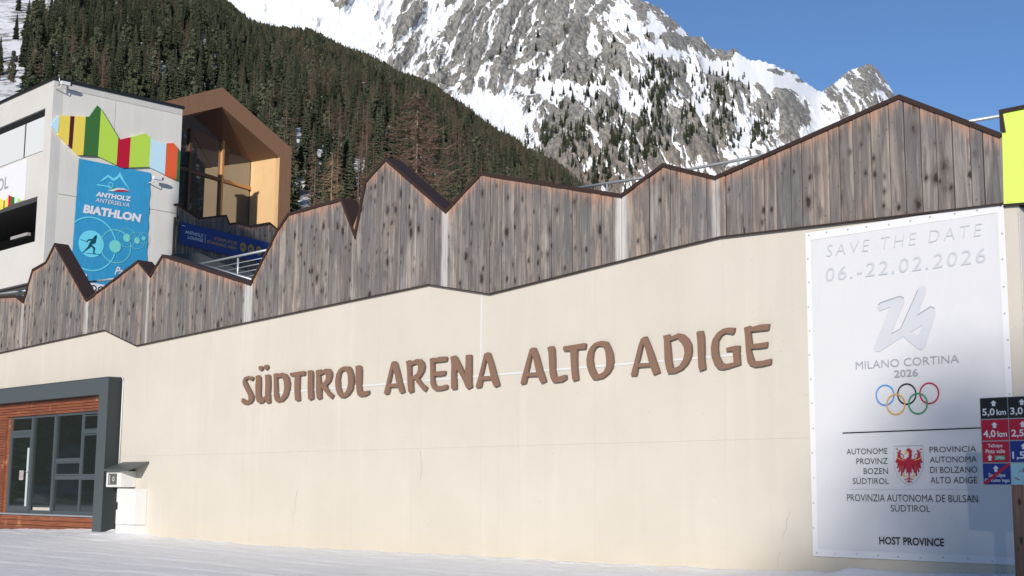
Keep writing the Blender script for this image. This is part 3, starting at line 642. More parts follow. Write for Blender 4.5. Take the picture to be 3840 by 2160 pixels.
cab = empty('electric_cabinet', (-31.1, -.2, 0), 'tall white electric cabinet standing in the snow against the wall', 'electric cabinet')
cxl, cxr, cy0 = P(*ga(333, 1235), 'Y', -.34)[0], -30.37, -.34
box('cabinet_body', cxl, cxr, cy0, -.001, .26, 1.13, M_cab, cab, bevel=.01)
box('cabinet_plinth', cxl+.004, cxr-.004, cy0+.004, -.003, -.25, .252, M_cab, cab)
box('cabinet_door', cxl+.012, cxr-.012, cy0-.012, cy0-.001, .275, 1.115, M_cab, cab, bevel=.003)
box('cabinet_handle', cxl+.04, cxl+.09, cy0-.035, cy0-.014, .62, .8, M_blk, cab, bevel=.008)
box('side_panel', cxr+.001, cxr+.004, cy0+.03, -.03, .29, 1.08, M_cab, cab)
M_can = plain('canopy_metal', (.07, .085, .085), .5)
q = [P(*ga(165, 372), 'Y', -.56), P(*ga(530, 402), 'Y', -.56)]
xa_, xb_ = q[0][0], -30.355; zf = 1.60; zbk = P(*ga(795, 292))[2]
can = add('canopy', [(xa_, -.56, zf-.045), (xb_, -.56, zf-.045), (xb_, -.002, zbk-.05), (xa_, -.002, zbk-.05), (xa_, -.56, zf), (xb_, -.56, zf), (xb_, -.002, zbk), (xa_, -.002, zbk)], BOXF, M_can)
tag(can, 'small sloping dark metal canopy on the wall above the white meter box', 'canopy')

# ------------------------------------------------------------------ signpost
YS = -1.95
sp = empty('trail_signpost', (-7.3, YS, -.3), 'ski trail signboard with distances on a square wooden post at the right edge', 'signpost')
def sw(x, y): return P(*c6(x, y), 'Y', YS)
s_tl = sw(1557, 106); s_bl = sw(1583, 762); SX0 = (s_tl[0]+s_bl[0])/2; SZ1 = s_tl[2]; SZ0 = s_bl[2]
CW = sw(1772, 250)[0]-sw(1562, 250)[0]; CH = (SZ1-SZ0)/4
M_sgrey = plain('sign_backing', (.42, .43, .44), .4, .4)
M_sb = plain('sign_black', (.014, .016, .017), .4); M_sr = plain('sign_red', (.50, .010, .04), .4); M_sbl = plain('sign_blue', (.010, .035, .22), .4); M_sw = plain('sign_white', (.78, .78, .78), .4); M_sg = plain('sign_green', (.03, .30, .13), .4); M_smap = plain('sign_map', (.38, .62, .66), .4, 0, .15, .3, 14)
box('sign_backing', SX0, SX0+2*CW+.01, YS, YS+.03, SZ0, SZ1, M_sgrey, sp)
cells = {(0, 0): M_sb, (0, 1): M_sb, (1, 0): M_sr, (1, 1): M_sr, (2, 0): M_sr, (2, 1): M_sbl, (3, 0): M_sbl, (3, 1): M_smap}
def cellp(r, c_, u, v, k=1):  # v from top
    return np.array([SX0+.01+c_*CW+u*(CW-.012), YS-.006-.0015*k, SZ1-r*CH-v*(CH-.014)-.007])
def ctext(r, c_, s, u0_, u1_, v0, v1, m=None, **k):   # v0 top v1 bottom
    par = PANEL[(r, c_)]
    text(s, cellp(r, c_, u0_, v1, 2), cellp(r, c_, u1_, v1, 2), cellp(r, c_, u0_, v0, 2), nY, m or M_sw, par, **k)
PANEL = {}
for (r, c_), m in cells.items():
    a = cellp(r, c_, 0, 1); b_ = cellp(r, c_, 1, 0); PANEL[(r, c_)] = box('sign_panel', a[0], b_[0], YS-.006, YS-.0005, a[2], b_[2], m, sp)
def arrow(r, c_, u, v0, v1, w):
    pts = [(u-w/2, v0+(v1-v0)*.5), (u, v0), (u+w/2, v0+(v1-v0)*.5), (u+w*.25, v0+(v1-v0)*.5), (u+w*.25, v1), (u-w*.25, v1), (u-w*.25, v0+(v1-v0)*.5)]
    flat_poly('arrow', [cellp(r, c_, *a, 2) for a in pts], M_sw, PANEL[(r, c_)], None, 0, nY)
for (r, c_), d in {(0, 0): '5,0', (0, 1): '3,0', (1, 0): '4,0', (1, 1): '2,5', (2, 1): '1,5'}.items():
    arrow(r, c_, .5, .11, .40, .24); ctext(r, c_, d, .07, .53, .50, .90, bold=.02); ctext(r, c_, 'km', .60, .95, .56, .84, bold=.02)
ctext(2, 0, 'Talloipe', .22, .76, .11, .33, bold=.015); ctext(2, 0, 'Pista valle', .13, .85, .37, .56, bold=.015); arrow(2, 0, .28, .62, .92, .2)
a = cellp(2, 0, .45, .9, 1); b_ = cellp(2, 0, .84, .68, 1); box('green_patch', a[0], b_[0], YS-.0085, YS-.0062, a[2], b_[2], M_sg, PANEL[(2, 0)])
text('OPEN', cellp(2, 0, .49, .87, 3), cellp(2, 0, .81, .87, 3), cellp(2, 0, .49, .71, 3), nY, M_sw, PANEL[(2, 0)], bold=.02)
arrow(3, 0, .48, .08, .40, .22); ctext(3, 0, 'Seeloipe', .2, .82, .46, .70, bold=.015); ctext(3, 0, 'Circuito lago', .05, .97, .72, .93, bold=.015)
flat_poly('red_stripe', [cellp(3, 0, *a, 4) for a in [(.02, .99), (.02, .90), (.9, .02), (.99, .02), (.99, .10), (.12, .99)]], M_sr, PANEL[(3, 0)], None, 0, nY)
for k in range(9):
    u_, v_ = rb.uniform(.15, .8), rb.uniform(.2, .8); stroke('map_trail', [cellp(3, 1, u_+rb.uniform(-.15, .15), v_+rb.uniform(-.12, .12), 2+k*.4) for _ in range(5)], .006, nY, M_lg2 if k % 3 else M_red, PANEL[(3, 1)])
M_post, nt, b = mat_new('post_timber'); g = N(nt); p = g.pos(); n1 = g.noise(g.scale(p, (30, 30, 1.5)), 1., 6, .6, .5)
col = g.mix(g.mapr(n1, .3, .7), (.20, .095, .055), (.36, .20, .125)); v = g.node('TexVoronoi'); v.inputs['Scale'].default_value = 1.; g.link(g.scale(p, (9, 9, 4)), v.inputs['Vector']); col = g.mix(g.mapr(v.outputs['Distance'], .12, .25, .9, 0, True), col, (.06, .025, .015))
g.link(col, b.inputs['Base Color']); b.inputs['Roughness'].default_value = .75; g.bump(n1, b, .4, .004)
px0 = sw(1787, 800)[0]; box('post', px0, px0+.105, YS+.032, YS+.137, -.6, SZ0+.9, M_post, sp, bevel=.006)

# ------------------------------------------------------------------ concrete building behind (left)
BX, BY = -47.5, 5.0
M_roofedge = plain('black_roof_edge', (.012, .013, .014), .5)
M_glz, nt, b = mat_new('blind_window'); b.inputs['Base Color'].default_value = (.62, .64, .64, 1); b.inputs['Roughness'].default_value = .25
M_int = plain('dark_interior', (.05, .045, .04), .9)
cb = empty('concrete_building', (BX-6, BY+3, 0), 'pale concrete tower building with coloured mountain mural on its corner', 'building')
c1 = crop(0, 240, 2.337); c4 = crop(0, 250, 3.22); cl_ = crop(0, 560, 4.83); cr_ = crop(0, 860, 5.574)
fz = lambda q: P(*q, 'Y', BY)
zTop = fz((203, 300))[2]; BYE = P(684.6, 413, 'X', BX)[1]
zjt = P(173, 722, 'Y', BY)[2]
zw1 = fz(c1(395, 387))[2]; zw0 = fz(c1(370, 765))[2]; wxr = fz(c1(397, 400))[0]
zo1 = fz(cl_(680, 850))[2]; oxr = fz(cl_(680, 855))[0]; zo0 = fz(c2(300, 248))[2]; zs_ = fz(cr_(600, 1110))[2]
XB0 = BX-26
box('roof_slab', XB0, BX, BY, BYE, zTop-.25, zTop, M_conc2, cb)
box('front_wall', XB0, BX-.4, BY, BY+.4, zw1, zTop-.252, M_conc2, cb)          # above window
box('corner_pier', BX-.4, BX-.003, BY+.002, BY+.4, zs_-.5, zTop-.252, M_conc2, cb)
box('front_wall', wxr, BX-.402, BY, BY+.4, zw0+.002, zw1-.003, M_conc2, cb)
box('front_wall', XB0, BX-.402, BY, BY+.4, zo1, zw0, M_conc2, cb)
box('front_wall', oxr, BX-.402, BY, BY+.4, zo0+.002, zo1-.003, M_conc2, cb)
box('front_wall', XB0, BX-.402, BY-.003, BY+.4, zs_, zo0, M_conc2, cb)
# side wall (towards +X) in panels with joints
for a, b_ in ((BY+.4, 7.55), (7.55, BYE)):
    for lo, hi in ((zjt, zTop-.252), (-1, zjt)):
        box('side_wall_panel', BX-.3, BX, a+(.0 if a < 6 else .012), b_-(.012 if b_ < 9 else 0), lo+.012, hi-.012, M_conc3, cb)
box('side_core', BX-.32, BX-.02, BY+.41, BYE-.01, -1, zTop-.26, M_conc_back, cb)
box('roof_edge', XB0, BX+.06, BY-.06, BY+.3, zTop, zTop+.11, M_roofedge, cb)
box('roof_edge', BX-.3, BX+.06, BY+.301, BYE+.06, zTop, zTop+.11, M_roofedge, cb)
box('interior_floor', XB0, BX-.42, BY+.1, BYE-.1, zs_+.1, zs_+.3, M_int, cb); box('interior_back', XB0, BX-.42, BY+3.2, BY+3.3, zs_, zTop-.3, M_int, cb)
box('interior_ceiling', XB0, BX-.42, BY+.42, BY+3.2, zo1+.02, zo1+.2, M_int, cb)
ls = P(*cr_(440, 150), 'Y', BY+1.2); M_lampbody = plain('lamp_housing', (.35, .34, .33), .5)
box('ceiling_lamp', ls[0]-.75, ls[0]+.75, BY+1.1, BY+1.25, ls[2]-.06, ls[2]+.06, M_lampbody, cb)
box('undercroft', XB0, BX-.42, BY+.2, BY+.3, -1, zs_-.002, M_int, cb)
# strip window
win = box('window_frame', XB0, wxr-.02, BY+.10, BY+.2, zw0, zw1, M_roofedge, cb)
zp1 = fz(c1(390, 447))[2]
xm_ = fz(c1(205, 600))[0]
box('pane', XB0, xm_-.07, BY+.085, BY+.095, zw0+.07, zp1, M_glz, win); box('pane', xm_+.05, wxr-.09, BY+.085, BY+.095, zw0+.07, zp1, M_glz, win)
# mural
BC = {'lb': (.50, .70, .79), 'y': (.78, .60, .09), 'm': (.075, .006, .012), 'g': (.04, .14, .03), 'l': (.44, .64, .07), 'r': (.46, .004, .028), 'o': (.70, .105, .03)}
BM = {k: plain('mural_'+k, v, .45, 0, .02) for k, v in BC.items()}
mur = empty('mountain_mural', (BX+.1, 7, 12.5), 'zigzag mural of coloured panels on the concrete tower wall', 'mural')
XM = BX+.10
for i, (k, pts) in enumerate([('lb', [(622,690),(710,585),(718,600),(702,795),(628,715)]), ('y', [(722,588),(850,595),(828,945),(705,820)]), ('m', [(850,597),(902,598),(873,990),(828,943)]), ('y', [(902,598),(1036,603),(1005,1068),(950,1068),(873,990)]), ('g', [(1036,603),(1082,605),(1180,467),(1220,510),(1182,1080),(1005,1070)]), ('l', [(1220,510),(1428,855),(1408,1187),(1182,1080)]), ('r', [(1428,865),(1448,880),(1580,850),(1558,1215),(1480,1222),(1408,1187)]), ('l', [(1580,850),(1755,805),(1822,855),(1800,1208),(1558,1217)]), ('lb', [(1822,860),(1900,915),(2010,925),(1990,1300),(1800,1210)]), ('o', [(2010,925),(2098,922),(2148,985),(2130,1370),(1990,1305)]), ('g', [(2148,985),(2178,1025),(2160,1385),(2130,1370)])]):
    slab('mural_panel', [P(*c4(*a), 'X', XM) for a in pts], (1, 0, 0), .095, BM[k], mur)
# blue biathlon banner
cb6 = crop(250, 580, 2.786); XBn = BX+.045; nX = (1, 0, 0)
M_blue, nt, b = mat_new('blue_vinyl'); g = N(nt); p = g.pos(); g.link(g.mix(g.noise(p, .8, 3), (.030, .26, .48), (.040, .31, .55)), b.inputs['Base Color']); b.inputs['Roughness'].default_value = .45
wv = g.noise(g.scale(p, (1, 2.5, 1.2)), 1.3, 2, .4, 1.2); g.bump(wv, b, .25, .05)
bb = empty('biathlon_banner', (BX+.05, 8, 8), 'tall blue banner reading ANTHOLZ ANTERSELVA BIATHLON on the concrete tower', 'banner')
def pb(x, y, k=0): return P(*cb6(x, y), 'X', XBn+.002*k)
yl, yr = pb(95, 700)[1], pb(855, 700)[1]; ztl, ztr = pb(130, 38)[2], pb(880, 190)[2]; zb_ = pb(60, 1330)[2]
nyy, nzz = 40, 50; U, W_ = np.meshgrid(np.linspace(0, 1, nyy), np.linspace(0, 1, nzz))
TL, TR, BL, BR = pb(130, 38), pb(880, 190), pb(40, 1310), pb(822, 1445)
G = (TL[None, None]*(1-U[..., None])*(1-W_[..., None])+TR*U[..., None]*(1-W_[..., None])+BL*(1-U[..., None])*W_[..., None]+BR*U[..., None]*W_[..., None])
e = np.minimum(U, 1-U); G[..., 0] += -.012+.014*np.sin(W_*46+U*6)*np.exp(-e/.06)*.7
grid_add('banner_sheet', G.reshape(-1, 3), nzz, nyy, M_blue, bb)
M_cy = plain('print_cyan', (.15, .62, .76), .45); M_te = plain('print_teal', (.18, .60, .54), .45); M_pw = plain('print_white', (.68, .68, .70), .45); M_navy = plain('print_navy', (.006, .06, .10), .45); M_pg = plain('print_green', (.05, .40, .18), .45); M_pr = plain('print_red', (.45, .03, .06), .45)
flat_poly('logo', [pb(*a, 1) for a in [(338,288),(385,245),(432,209),(488,246),(528,222),(558,178),(600,270),(662,368),(650,360),(590,285),(555,234),(525,262),(487,276),(434,234),(385,270)]], M_cy, bb, None, 0, nX)
stroke('logo', [pb(*a, 1) for a in [(315,314),(370,322),(420,330),(470,350)]], .045, nX, M_cy, bb); 
AXZ = ((0, 1, 0), (0, 0, 1))      # normal +x
def rb_(x, y, Rp, w, m, nm='ring', k=2):
    c_ = pb(x, y); R = abs(pb(x, y-Rp)[2]-c_[2]); t = w*R/Rp
    clip = lambda q: (pb(95, 700)[1]-.06 < q[1] < pb(855, 700)[1]+.10)
    ring(c_, R+t/2, max(R-t/2, .001), AXZ, .002*k, m, bb, nm, 64, clip=clip)
def db_(x, y, Rp, m, k=1):
    c_ = pb(x, y); R = abs(pb(x, y-Rp)[2]-c_[2]); disc(c_, R, AXZ, .002*k, m, bb, 'disc', 36)
rb_(462, 317, 24, 9, M_cy)
flat_poly('logo', [pb(*a, 3) for a in [(440,362),(500,345),(545,345),(500,356),(460,368)]], M_pg, bb, None, 0, nX)
flat_poly('logo', [pb(*a, 2) for a in [(425,372),(480,358),(540,347),(600,352),(660,385),(610,367),(540,364),(480,382)]], M_pw, bb, None, 0, nX)
flat_poly('logo', [pb(*a, 3) for a in [(490,383),(545,366),(600,368),(662,389),(600,387),(540,387)]], M_pr, bb, None, 0, nX)
def qtext(s, tl, tr, bl, m, par, fn, n, k=2, **kw):
    a, b_, c_ = fn(*bl, k), None, fn(*tl, k); tr_ = fn(*tr, k); text(s, a, a+(tr_-c_), c_, n, m, par, **kw)
qtext('ANTHOLZ', (314, 385), (677, 440), (303, 435), M_pw, bb, pb, nX, bold=.05)
qtext('ANTERSELVA', (310, 450), (665, 507), (300, 492), M_pw, bb, pb, nX, bold=.005, k=3)
qtext('BIATHLON', (187, 518), (782, 622), (170, 607), M_pw, bb, pb, nX, bold=.055)
rb_(255, 932, 278, 13, M_cy); db_(257, 932, 141, M_cy); rb_(512, 958, 172, 9, M_te, k=3); db_(505, 958, 66, M_te, 4); rb_(628, 868, 99, 5, M_te, k=4); db_(628, 870, 43, M_te, 5); rb_(735, 897, 87, 4, M_te, k=5); db_(735, 897, 34, M_te, 6); rb_(806, 875, 60, 3, M_te, k=6); db_(803, 875, 21, M_te, 7)
for pts in ([(288,858),(308,862),(312,885),(302,925),(268,940),(238,928),(250,905),(262,885)], [(264,880),(225,884),(203,908),(213,912),(235,897),(258,900)], [(238,922),(222,962),(163,1022),(172,1030),(190,1010),(243,975),(264,945)], [(255,936),(300,975),(290,1026),(308,1036),(276,1036),(279,985),(248,952)]):
    flat_poly('skier_print', [pb(*a, 3) for a in pts], M_navy, bb, None, 0, nX)
for pts, w in (([(135, 880), (215, 908)], .01), ([(205, 1029), (345, 1043)], .02), ([(315, 838), (296, 866)], .03), ([(150, 890), (240, 925)], .008)): stroke('skier_print', [pb(*a, 4) for a in pts], w, nX, M_navy, bb)
disc(pb(301, 862), .06, AXZ, .008, M_navy, bb, 'skier_print', 14)
qtext('Passion', (505, 1165), (765, 1215), (500, 1250), M_pw, bb, pb, nX, shear=.35, bold=.02)
# white sheet under the banner
wsh = flat_poly('white_notice_sheet', [P(*cr_(*a), 'X', BX+.07) for a in [(1735,925),(1820,938),(1812,1100),(2300,1180),(2300,1449),(1700,1449)]], M_pw, None, None, .01, nX)
tag(wsh, 'white notice sheet with black print below the blue banner behind the railing', 'sign')
wp = lambda x, y, k=0: P(*cr_(x, y), 'X', BX+.075+.002*k)
c_ = wp(1955, 1232); ring(c_, .13, .085, AXZ, .002, M_blk, wsh, 'print', 20); ring(wp(2110, 1260), .13, .085, AXZ, .002, M_blk, wsh, 'print', 20)
stroke('print', [wp(1780, 1110, 1), wp(1880, 1240, 1)], .06, nX, M_blk, wsh)
# white facade banner (front face) with OL lettering
fb = lambda x, y, k=0: P(*cl_(x, y), 'Y', BY-.02-.002*k)
wfb = slab('white_facade_banner', [(XB0+6, BY-.02, fb(0, 1110)[2] if False else P(*cl_(440, 915), 'Y', BY-.02)[2]), (fb(465, 600)[0], BY-.02, P(*cl_(440, 915), 'Y', BY-.02)[2]), (fb(465, 600)[0], BY-.02, fb(490, 165)[2]), (XB0+6, BY-.02, fb(490, 165)[2])], (0, -1, 0), .012, M_pw, None)
tag(wfb, 'white facade banner with grey letters OL below the tower window', 'banner')
zO0, zO1 = fb(40, 748)[2], fb(40, 520)[2]
text('OL', (fb(-52, 740)[0], BY-.024, fb(20, 752)[2]), (fb(148, 700)[0], BY-.024, fb(20, 752)[2]), (fb(-52, 740)[0], BY-.024, fb(120, 490)[2]), nY, M_lg2, wfb, bold=.02)
for k, pts in [('y', [(-60,880),(0,885),(60,925),(60,1072),(-60,1125)]), ('m', [(66,925),(84,925),(78,1062),(62,1070)]), ('y', [(86,925),(150,852),(141,1034),(80,1060)]), ('r', [(155,825),(200,850),(187,1012),(146,1032)]), ('g', [(202,850),(262,870),(258,982),(189,1010)]), ('lb', [(264,870),(318,820),(312,957),(260,980)]), ('l', [(330,865),(388,932),(316,955)])]:
    flat_poly('printed_stripe', [fb(*a, 2) for a in pts], BM[k], wfb, None, 0, nY)
# security cameras
def cctv(px, py, n_, lab):
    c_ = P(px, py, 'X', BX+.35); r = empty('security_camera', (BX, c_[1]-.1, c_[2]-.1), lab, 'security camera', 'security cameras on the concrete tower')
    box('housing', c_[0]-.07, c_[0]+.07, c_[1]-.18, c_[1]+.18, c_[2]-.065, c_[2]+.065, M_cab, r, bevel=.012)
    tube('lens_hood', [(c_[0], c_[1]+.18, c_[2]), (c_[0], c_[1]+.25, c_[2])], .058, M_blk, r, 12)
    tube('bracket', [(BX+.005, c_[1]-.2, c_[2]-.18), (c_[0], c_[1]-.17, c_[2]-.18), (c_[0], c_[1]-.14, c_[2]-.06)], .022, M_cab, r)
    return r
k1 = cctv(245, 313, 0, 'white security camera with black lens hood at the top corner of the tower')
b0 = P(222, 318, 'X', BX+.3); tube('mast', [(BX+.02, b0[1], zTop+.1), (BX+.3, b0[1], zTop+.12), (BX+.3, b0[1], b0[2]-.05)], .025, M_steel, k1)
cctv(590, 668, 1, 'white security camera on the tower wall beside the blue banner')

# ------------------------------------------------------------------ timber lounge behind
def timber(name, c0, c1, rough=.55):
    m, nt, b = mat_new(name); g = N(nt); p = g.pos(); n1 = g.noise(g.scale(p, (14, 14, 1.2)), 1., 5, .6, .4); n2 = g.noise(p, 1.1, 4)
    col = g.mix(g.mapr(n1, .3, .75), c1, c0); col = g.mix(g.mapr(n2, .45, .75, 0, .4), col, tuple(x*.8 for x in c0))
    v = g.node('TexVoronoi'); v.inputs['Scale'].default_value = 3.2; g.link(p, v.inputs['Vector']); col = g.mix(g.mapr(v.outputs['Distance'], .05, .12, .5, 0, True), col, tuple(x*.5 for x in c0))
    g.link(col, b.inputs['Base Color']); b.inputs['Roughness'].default_value = rough; g.bump(n1, b, .15, .005); return m
M_tim_out = timber('brown_glazed_timber', (.225, .118, .062), (.18, .094, .05)); M_tim_in = timber('pale_spruce_panel', (.74, .50, .26), (.66, .43, .21))
M_dk_post_shade = plain('dark_post_and_shade', (.11, .05, .028), .6); M_tim_or = plain('orange_timber', (.50, .24, .09), .5)
c5a = crop(600, 300, 1.811)
XT = -49.8
lo_ = empty('timber_lounge', (XT-4, 13, 8), 'brown gabled timber lounge box with recessed glazing beside the concrete tower', 'building')
q5 = lambda x, y, X=XT: P(*c5a(x, y), 'X', X)
O = [P(480, 414, 'X', XT), q5(425, 50), q5(895, 465), q5(885, 1150)]; I = [P(480, 482, 'X', XT), q5(422, 182), q5(815, 525), q5(803, 1150)]
O[3][1] = O[2][1]; I[3][1] = I[2][1]
for i in range(3): slab('fascia', [O[i], O[i+1], I[i+1], I[i]], nX, .3, M_tim_out, lo_)
# outer shell (roof and far wall) going back
for i in range(3):
    a, b_ = O[i]-[.301, 0, 0], O[i+1]-[.301, 0, 0]; d = np.array([-8., 0, 0]); n = np.cross(b_-a, d); n /= np.linalg.norm(n)
    slab('outer_shell', [a, b_, b_+d, a+d], n, .12, M_tim_out, lo_)
YI = I[2][1]; Bk = P(*c5a(632, 555), 'Y', YI); Bk2 = P(*c5a(590, 980), 'Y', YI); XBk = (Bk[0]+Bk2[0])/2
zB_ = Bk[2]; zlow = I[3][2]
Ip = [p_-[.0, 0, 0] for p_ in I]
add('inner_wall', [(XT-.02, YI, zlow), (XBk, YI, zlow), (XBk, YI, zB_), (XT-.02, YI, I[2][2])], [(0, 1, 2, 3)], M_tim_in, lo_)
# glazing plane
gd = np.array([-.275, .961, 0]); gn = np.array([.961, .275, 0]); g0 = np.array([XBk, YI, 0])
def pg_(x, y, off=0): return PN(*c5a(x, y), g0+gn*off, gn)
Bp = np.array([XBk, YI, zB_]); Ia = I[1]-np.array([.02, 0, 0]); Ib = I[2]-np.array([.02, 0, 0])
add('ceiling_facet', [Ia, Ib, Bp], [(0, 1, 2)], M_tim_out, lo_)
gt_l = pg_(140, 215); gt_l[2] += .3
add('ceiling_facet', [Ia, Bp, pg_(425, 425), pg_(225, 245), I[0]-np.array([.02, 0, 0])], [(0, 1, 2, 3, 4)], M_dk_post_shade, lo_)  # ceiling facet in shade: the shade is put into its dark colour
M_rg, nt, b = mat_new('reflective_glass'); g = N(nt); b.inputs['Base Color'].default_value = (.28, .29, .29, 1); b.inputs['Metallic'].default_value = .85; b.inputs['Roughness'].default_value = .02
gB = g0+gn*0; gy0 = 10.3; gx0 = XBk+(YI-gy0)*.286
def gpt(t, z, off=0): return g0+gd*t+gn*off+np.array([0, 0, z])
tl_ = (gy0-YI)/.961; tm1 = (pg_(190, 600)-g0)@gd; tm2 = (pg_(410, 700)-g0)@gd
zt_g = 17.; 
def ztr(t): # transom height
    a, b_ = pg_(140, 600), pg_(600, 735); ta, tb = (a-g0)@gd, (b_-g0)@gd; return a[2]+(b_[2]-a[2])*(t-ta)/(tb-ta)
zT = (ztr(tl_)+ztr(0))/2
for a, b_ in ((tl_, tm1), (tm1, tm2), (tm2, 0)):
    for lo2, hi2 in ((zlow, zT-.03), (zT+.03, 16.6)):
        slab('pane', [gpt(a+.06, lo2), gpt(b_-.05, lo2), gpt(b_-.05, hi2), gpt(a+.06, hi2)], gn, .03, M_rg, lo_)
for t, m, w in ((tm1, M_dk_post_shade, .14), (tm2, M_tim_or, .12)):
    slab('mullion', [gpt(t-w/2, zlow, .12), gpt(t+w/2, zlow, .12), gpt(t+w/2, 16.6, .12), gpt(t-w/2, 16.6, .12)], gn, .2, m, lo_)
for a, b_, m in ((tl_, tm1-.08, M_dk_post_shade), (tm1+.08, tm2-.07, M_dk_post_shade), (tm2+.07, -.02, M_tim_or)):
    slab('transom', [gpt(a, zT-.07, .1), gpt(b_, zT-.07, .1), gpt(b_, zT+.07, .1), gpt(a, zT+.07, .1)], gn, .16, m, lo_)
# ------------------------------------------------------------------ terrace parapet
par_o = np.array([BX+.25, 10.0, 0.]); pdx = gd
ppt = lambda x, y, off=0: PN(x, y, par_o+gn*off, gn)
tpar = lambda p_: (p_-par_o)@gd
PT = [(664, 762), (668, 765), (746, 816), (848.5, 805), (861, 838), (887, 833), (938, 845.5), (1011, 833), (1050, 866), (1120, 900)]
PTt = [(tpar(ppt(*q)), ppt(*q)[2]) for q in PT]; zpb = ppt(800, 1030)[2]
prp = empty('terrace_parapet', (BX, 12, 8), 'dark timber terrace parapet with jagged brown coping below the timber lounge', 'parapet')
M_wood2 = wood('parapet_larch', False, .8)
Tp = lambda x, y, z: tuple(par_o+gd*x-gn*y+np.array([0, 0, z]))
pb_bot = [(PTt[0][0]-1, zpb), (PTt[-1][0]+1, zpb)]; ptop = [(a, z-.07) for a, z in PTt]
x = PTt[0][0]+.01
while x < PTt[-1][0]-.1:
    w = rb.uniform(.16, .22); make_board(x, x+w-.006, prp, M_wood2, ptop, pb_bot, rb.uniform(-.006, .006), Tp); x += w
lowp = offset_poly(PTt, .075)
for i in range(len(PTt)-1):
    q = [PTt[i], PTt[i+1], lowp[i+1], lowp[i]]; V = [Tp(a[0], -.03, a[1]) for a in q]+[Tp(a[0], .22, a[1]) for a in q]
    add('coping', V, [(3, 2, 1, 0), (4, 5, 6, 7), (0, 1, 5, 4), (2, 3, 7, 6), (1, 2, 6, 5), (3, 0, 4, 7)], M_brown, prp)
slab('parapet_core', [Tp(PTt[0][0], .05, zpb), Tp(PTt[-1][0], .05, zpb), Tp(PTt[-1][0], .05, min(z for _, z in PTt)-.2), Tp(PTt[0][0], .05, min(z for _, z in PTt)-.2)], gn, .1, M_wood_bk, prp)
# lounge sign
c5b = crop(650, 800, 5.176)
M_navyv = plain('navy_vinyl', (.010, .045, .20), .5, 0, .05); M_dgold = plain('gold_print', (.42, .25, .045), .5); M_pale = plain('pale_print', (.50, .55, .62), .5)
def pl(x, y, k=0): return PN(*c5b(x, y), par_o+gn*(.10+.003*k), gn)
sg = flat_poly('lounge_sign', [pl(153, 168), pl(1990, 600), pl(1900, 1000), pl(125, 592)], M_navyv, None, None, .02, gn)
tag(sg, 'navy blue sign reading ANTHOLZ LOUNGE hung on the dark terrace parapet', 'sign')
qtext('ANTHOLZ', (232, 322), (587, 408), (222, 388), M_pale, sg, pl, gn, k=1, bold=.03)
qtext('LOUNGE', (282, 428), (582, 497), (275, 492), M_pale, sg, pl, gn, k=1, bold=.03)
stroke('rule', [pl(622, 405, 1), pl(614, 572, 1)], .03, gn, M_pale, sg)
qtext('STEHPLÄTZE', (800, 440), (1240, 545), (793, 515), M_dgold, sg, pl, gn, k=1, bold=.02)
qtext('STANDING AREA', (662, 515), (1240, 650), (652, 578), M_dgold, sg, pl, gn, k=1, bold=.02)
axp = (gd, np.array([0, 0, 1.]))
for cx_, cy_, s in ((1355, 655, 'M1'), (1508, 692, 'M2'), (1662, 728, 'M3')):
    c_ = pl(cx_, cy_, 1); R = abs(pl(cx_, cy_-88)[2]-c_[2])
    V = [c_+gn*.0]+[c_+R*(gd*math.cos(t*math.pi/12)+np.array([0, 0, 1])*math.sin(t*math.pi/12)) for t in range(24)]
    add('badge', V, [(0, 1+t, 1+(t+1) % 24) for t in range(24)], M_dgold, sg)
    a = c_+gn*.004-gd*R*.55-np.array([0, 0, R*.4]); text(s, a, a+gd*R*1.1, a+np.array([0, 0, R*.8]), gn, M_navyv, sg, bold=.02)
stroke('print', [pl(165, 235, 1), pl(200, 235, 1), pl(235, 255, 1)], .03, gn, M_pale, sg)
# grey stair cheek in front of the parapet, shade put into its dark colour
M_cheek_shade = plain('shaded_grey_render', (.050, .055, .060), .8)
def pk(x, y, Y=4.): return P(*c5b(x, y), 'X', -45.)
ck = flat_poly('stair_cheek', [pk(20, 790), pk(480, 762), pk(760, 878), pk(1010, 1000), pk(1300, 1085), pk(1700, 1200), pk(1700, 1500), pk(0, 1500)], M_cheek_shade, None, None, .25, nX)
tag(ck, 'plain grey sloping stair wall darkened as if shaded below the navy sign', 'wall')

# ------------------------------------------------------------------ railings behind the zigzag
M_galv = plain('galvanised_steel', (.50, .53, .54), .45, .5, .12, .5, 9)
def rl(x, y, Yv): return P(*c5b(x, y), 'Y', Yv)
r1 = empty('terrace_railing', (-31, 1.2, 6), 'galvanised steel railing with post and thin bars beside the navy sign', 'railing')
YR = 1.0
tube('handrail', [rl(380, 1015, YR), rl(1950, 685, YR)], .03, M_galv, r1)
for a, b_ in (((780, 1062), (1900, 835)), ((980, 1122), (1880, 935)), ((1150, 1185), (1800, 1050)), ((1380, 1240), (1700, 1175)), ((1000, 1320), (1700, 1290))): tube('bar', [rl(*a, YR), rl(*b_, YR)], .012, M_galv, r1, 6)
tube('post', [rl(1258, 870, YR+.0), rl(1245, 1330, YR)], .025, M_galv, r1)
V0, V1 = rl(480, 985, YR-.3), rl(1520, 1285, YR-.3); tube('edge_profile', [V0, V1], .035, M_galv, r1, 4)
def rr(x, y, Yv=1.): return P(*cr_(x, y), 'Y', Yv)
r2 = empty('stair_railing', (-36, 1, 5), 'grey steel railing between the jagged peaks in front of the blue banner', 'railing')
tube('handrail', [rr(1740, 1118), rr(2500, 1020)], .03, M_galv, r2); tube('post', [rr(1740, 1118), rr(1890, 1375)], .022, M_galv, r2)
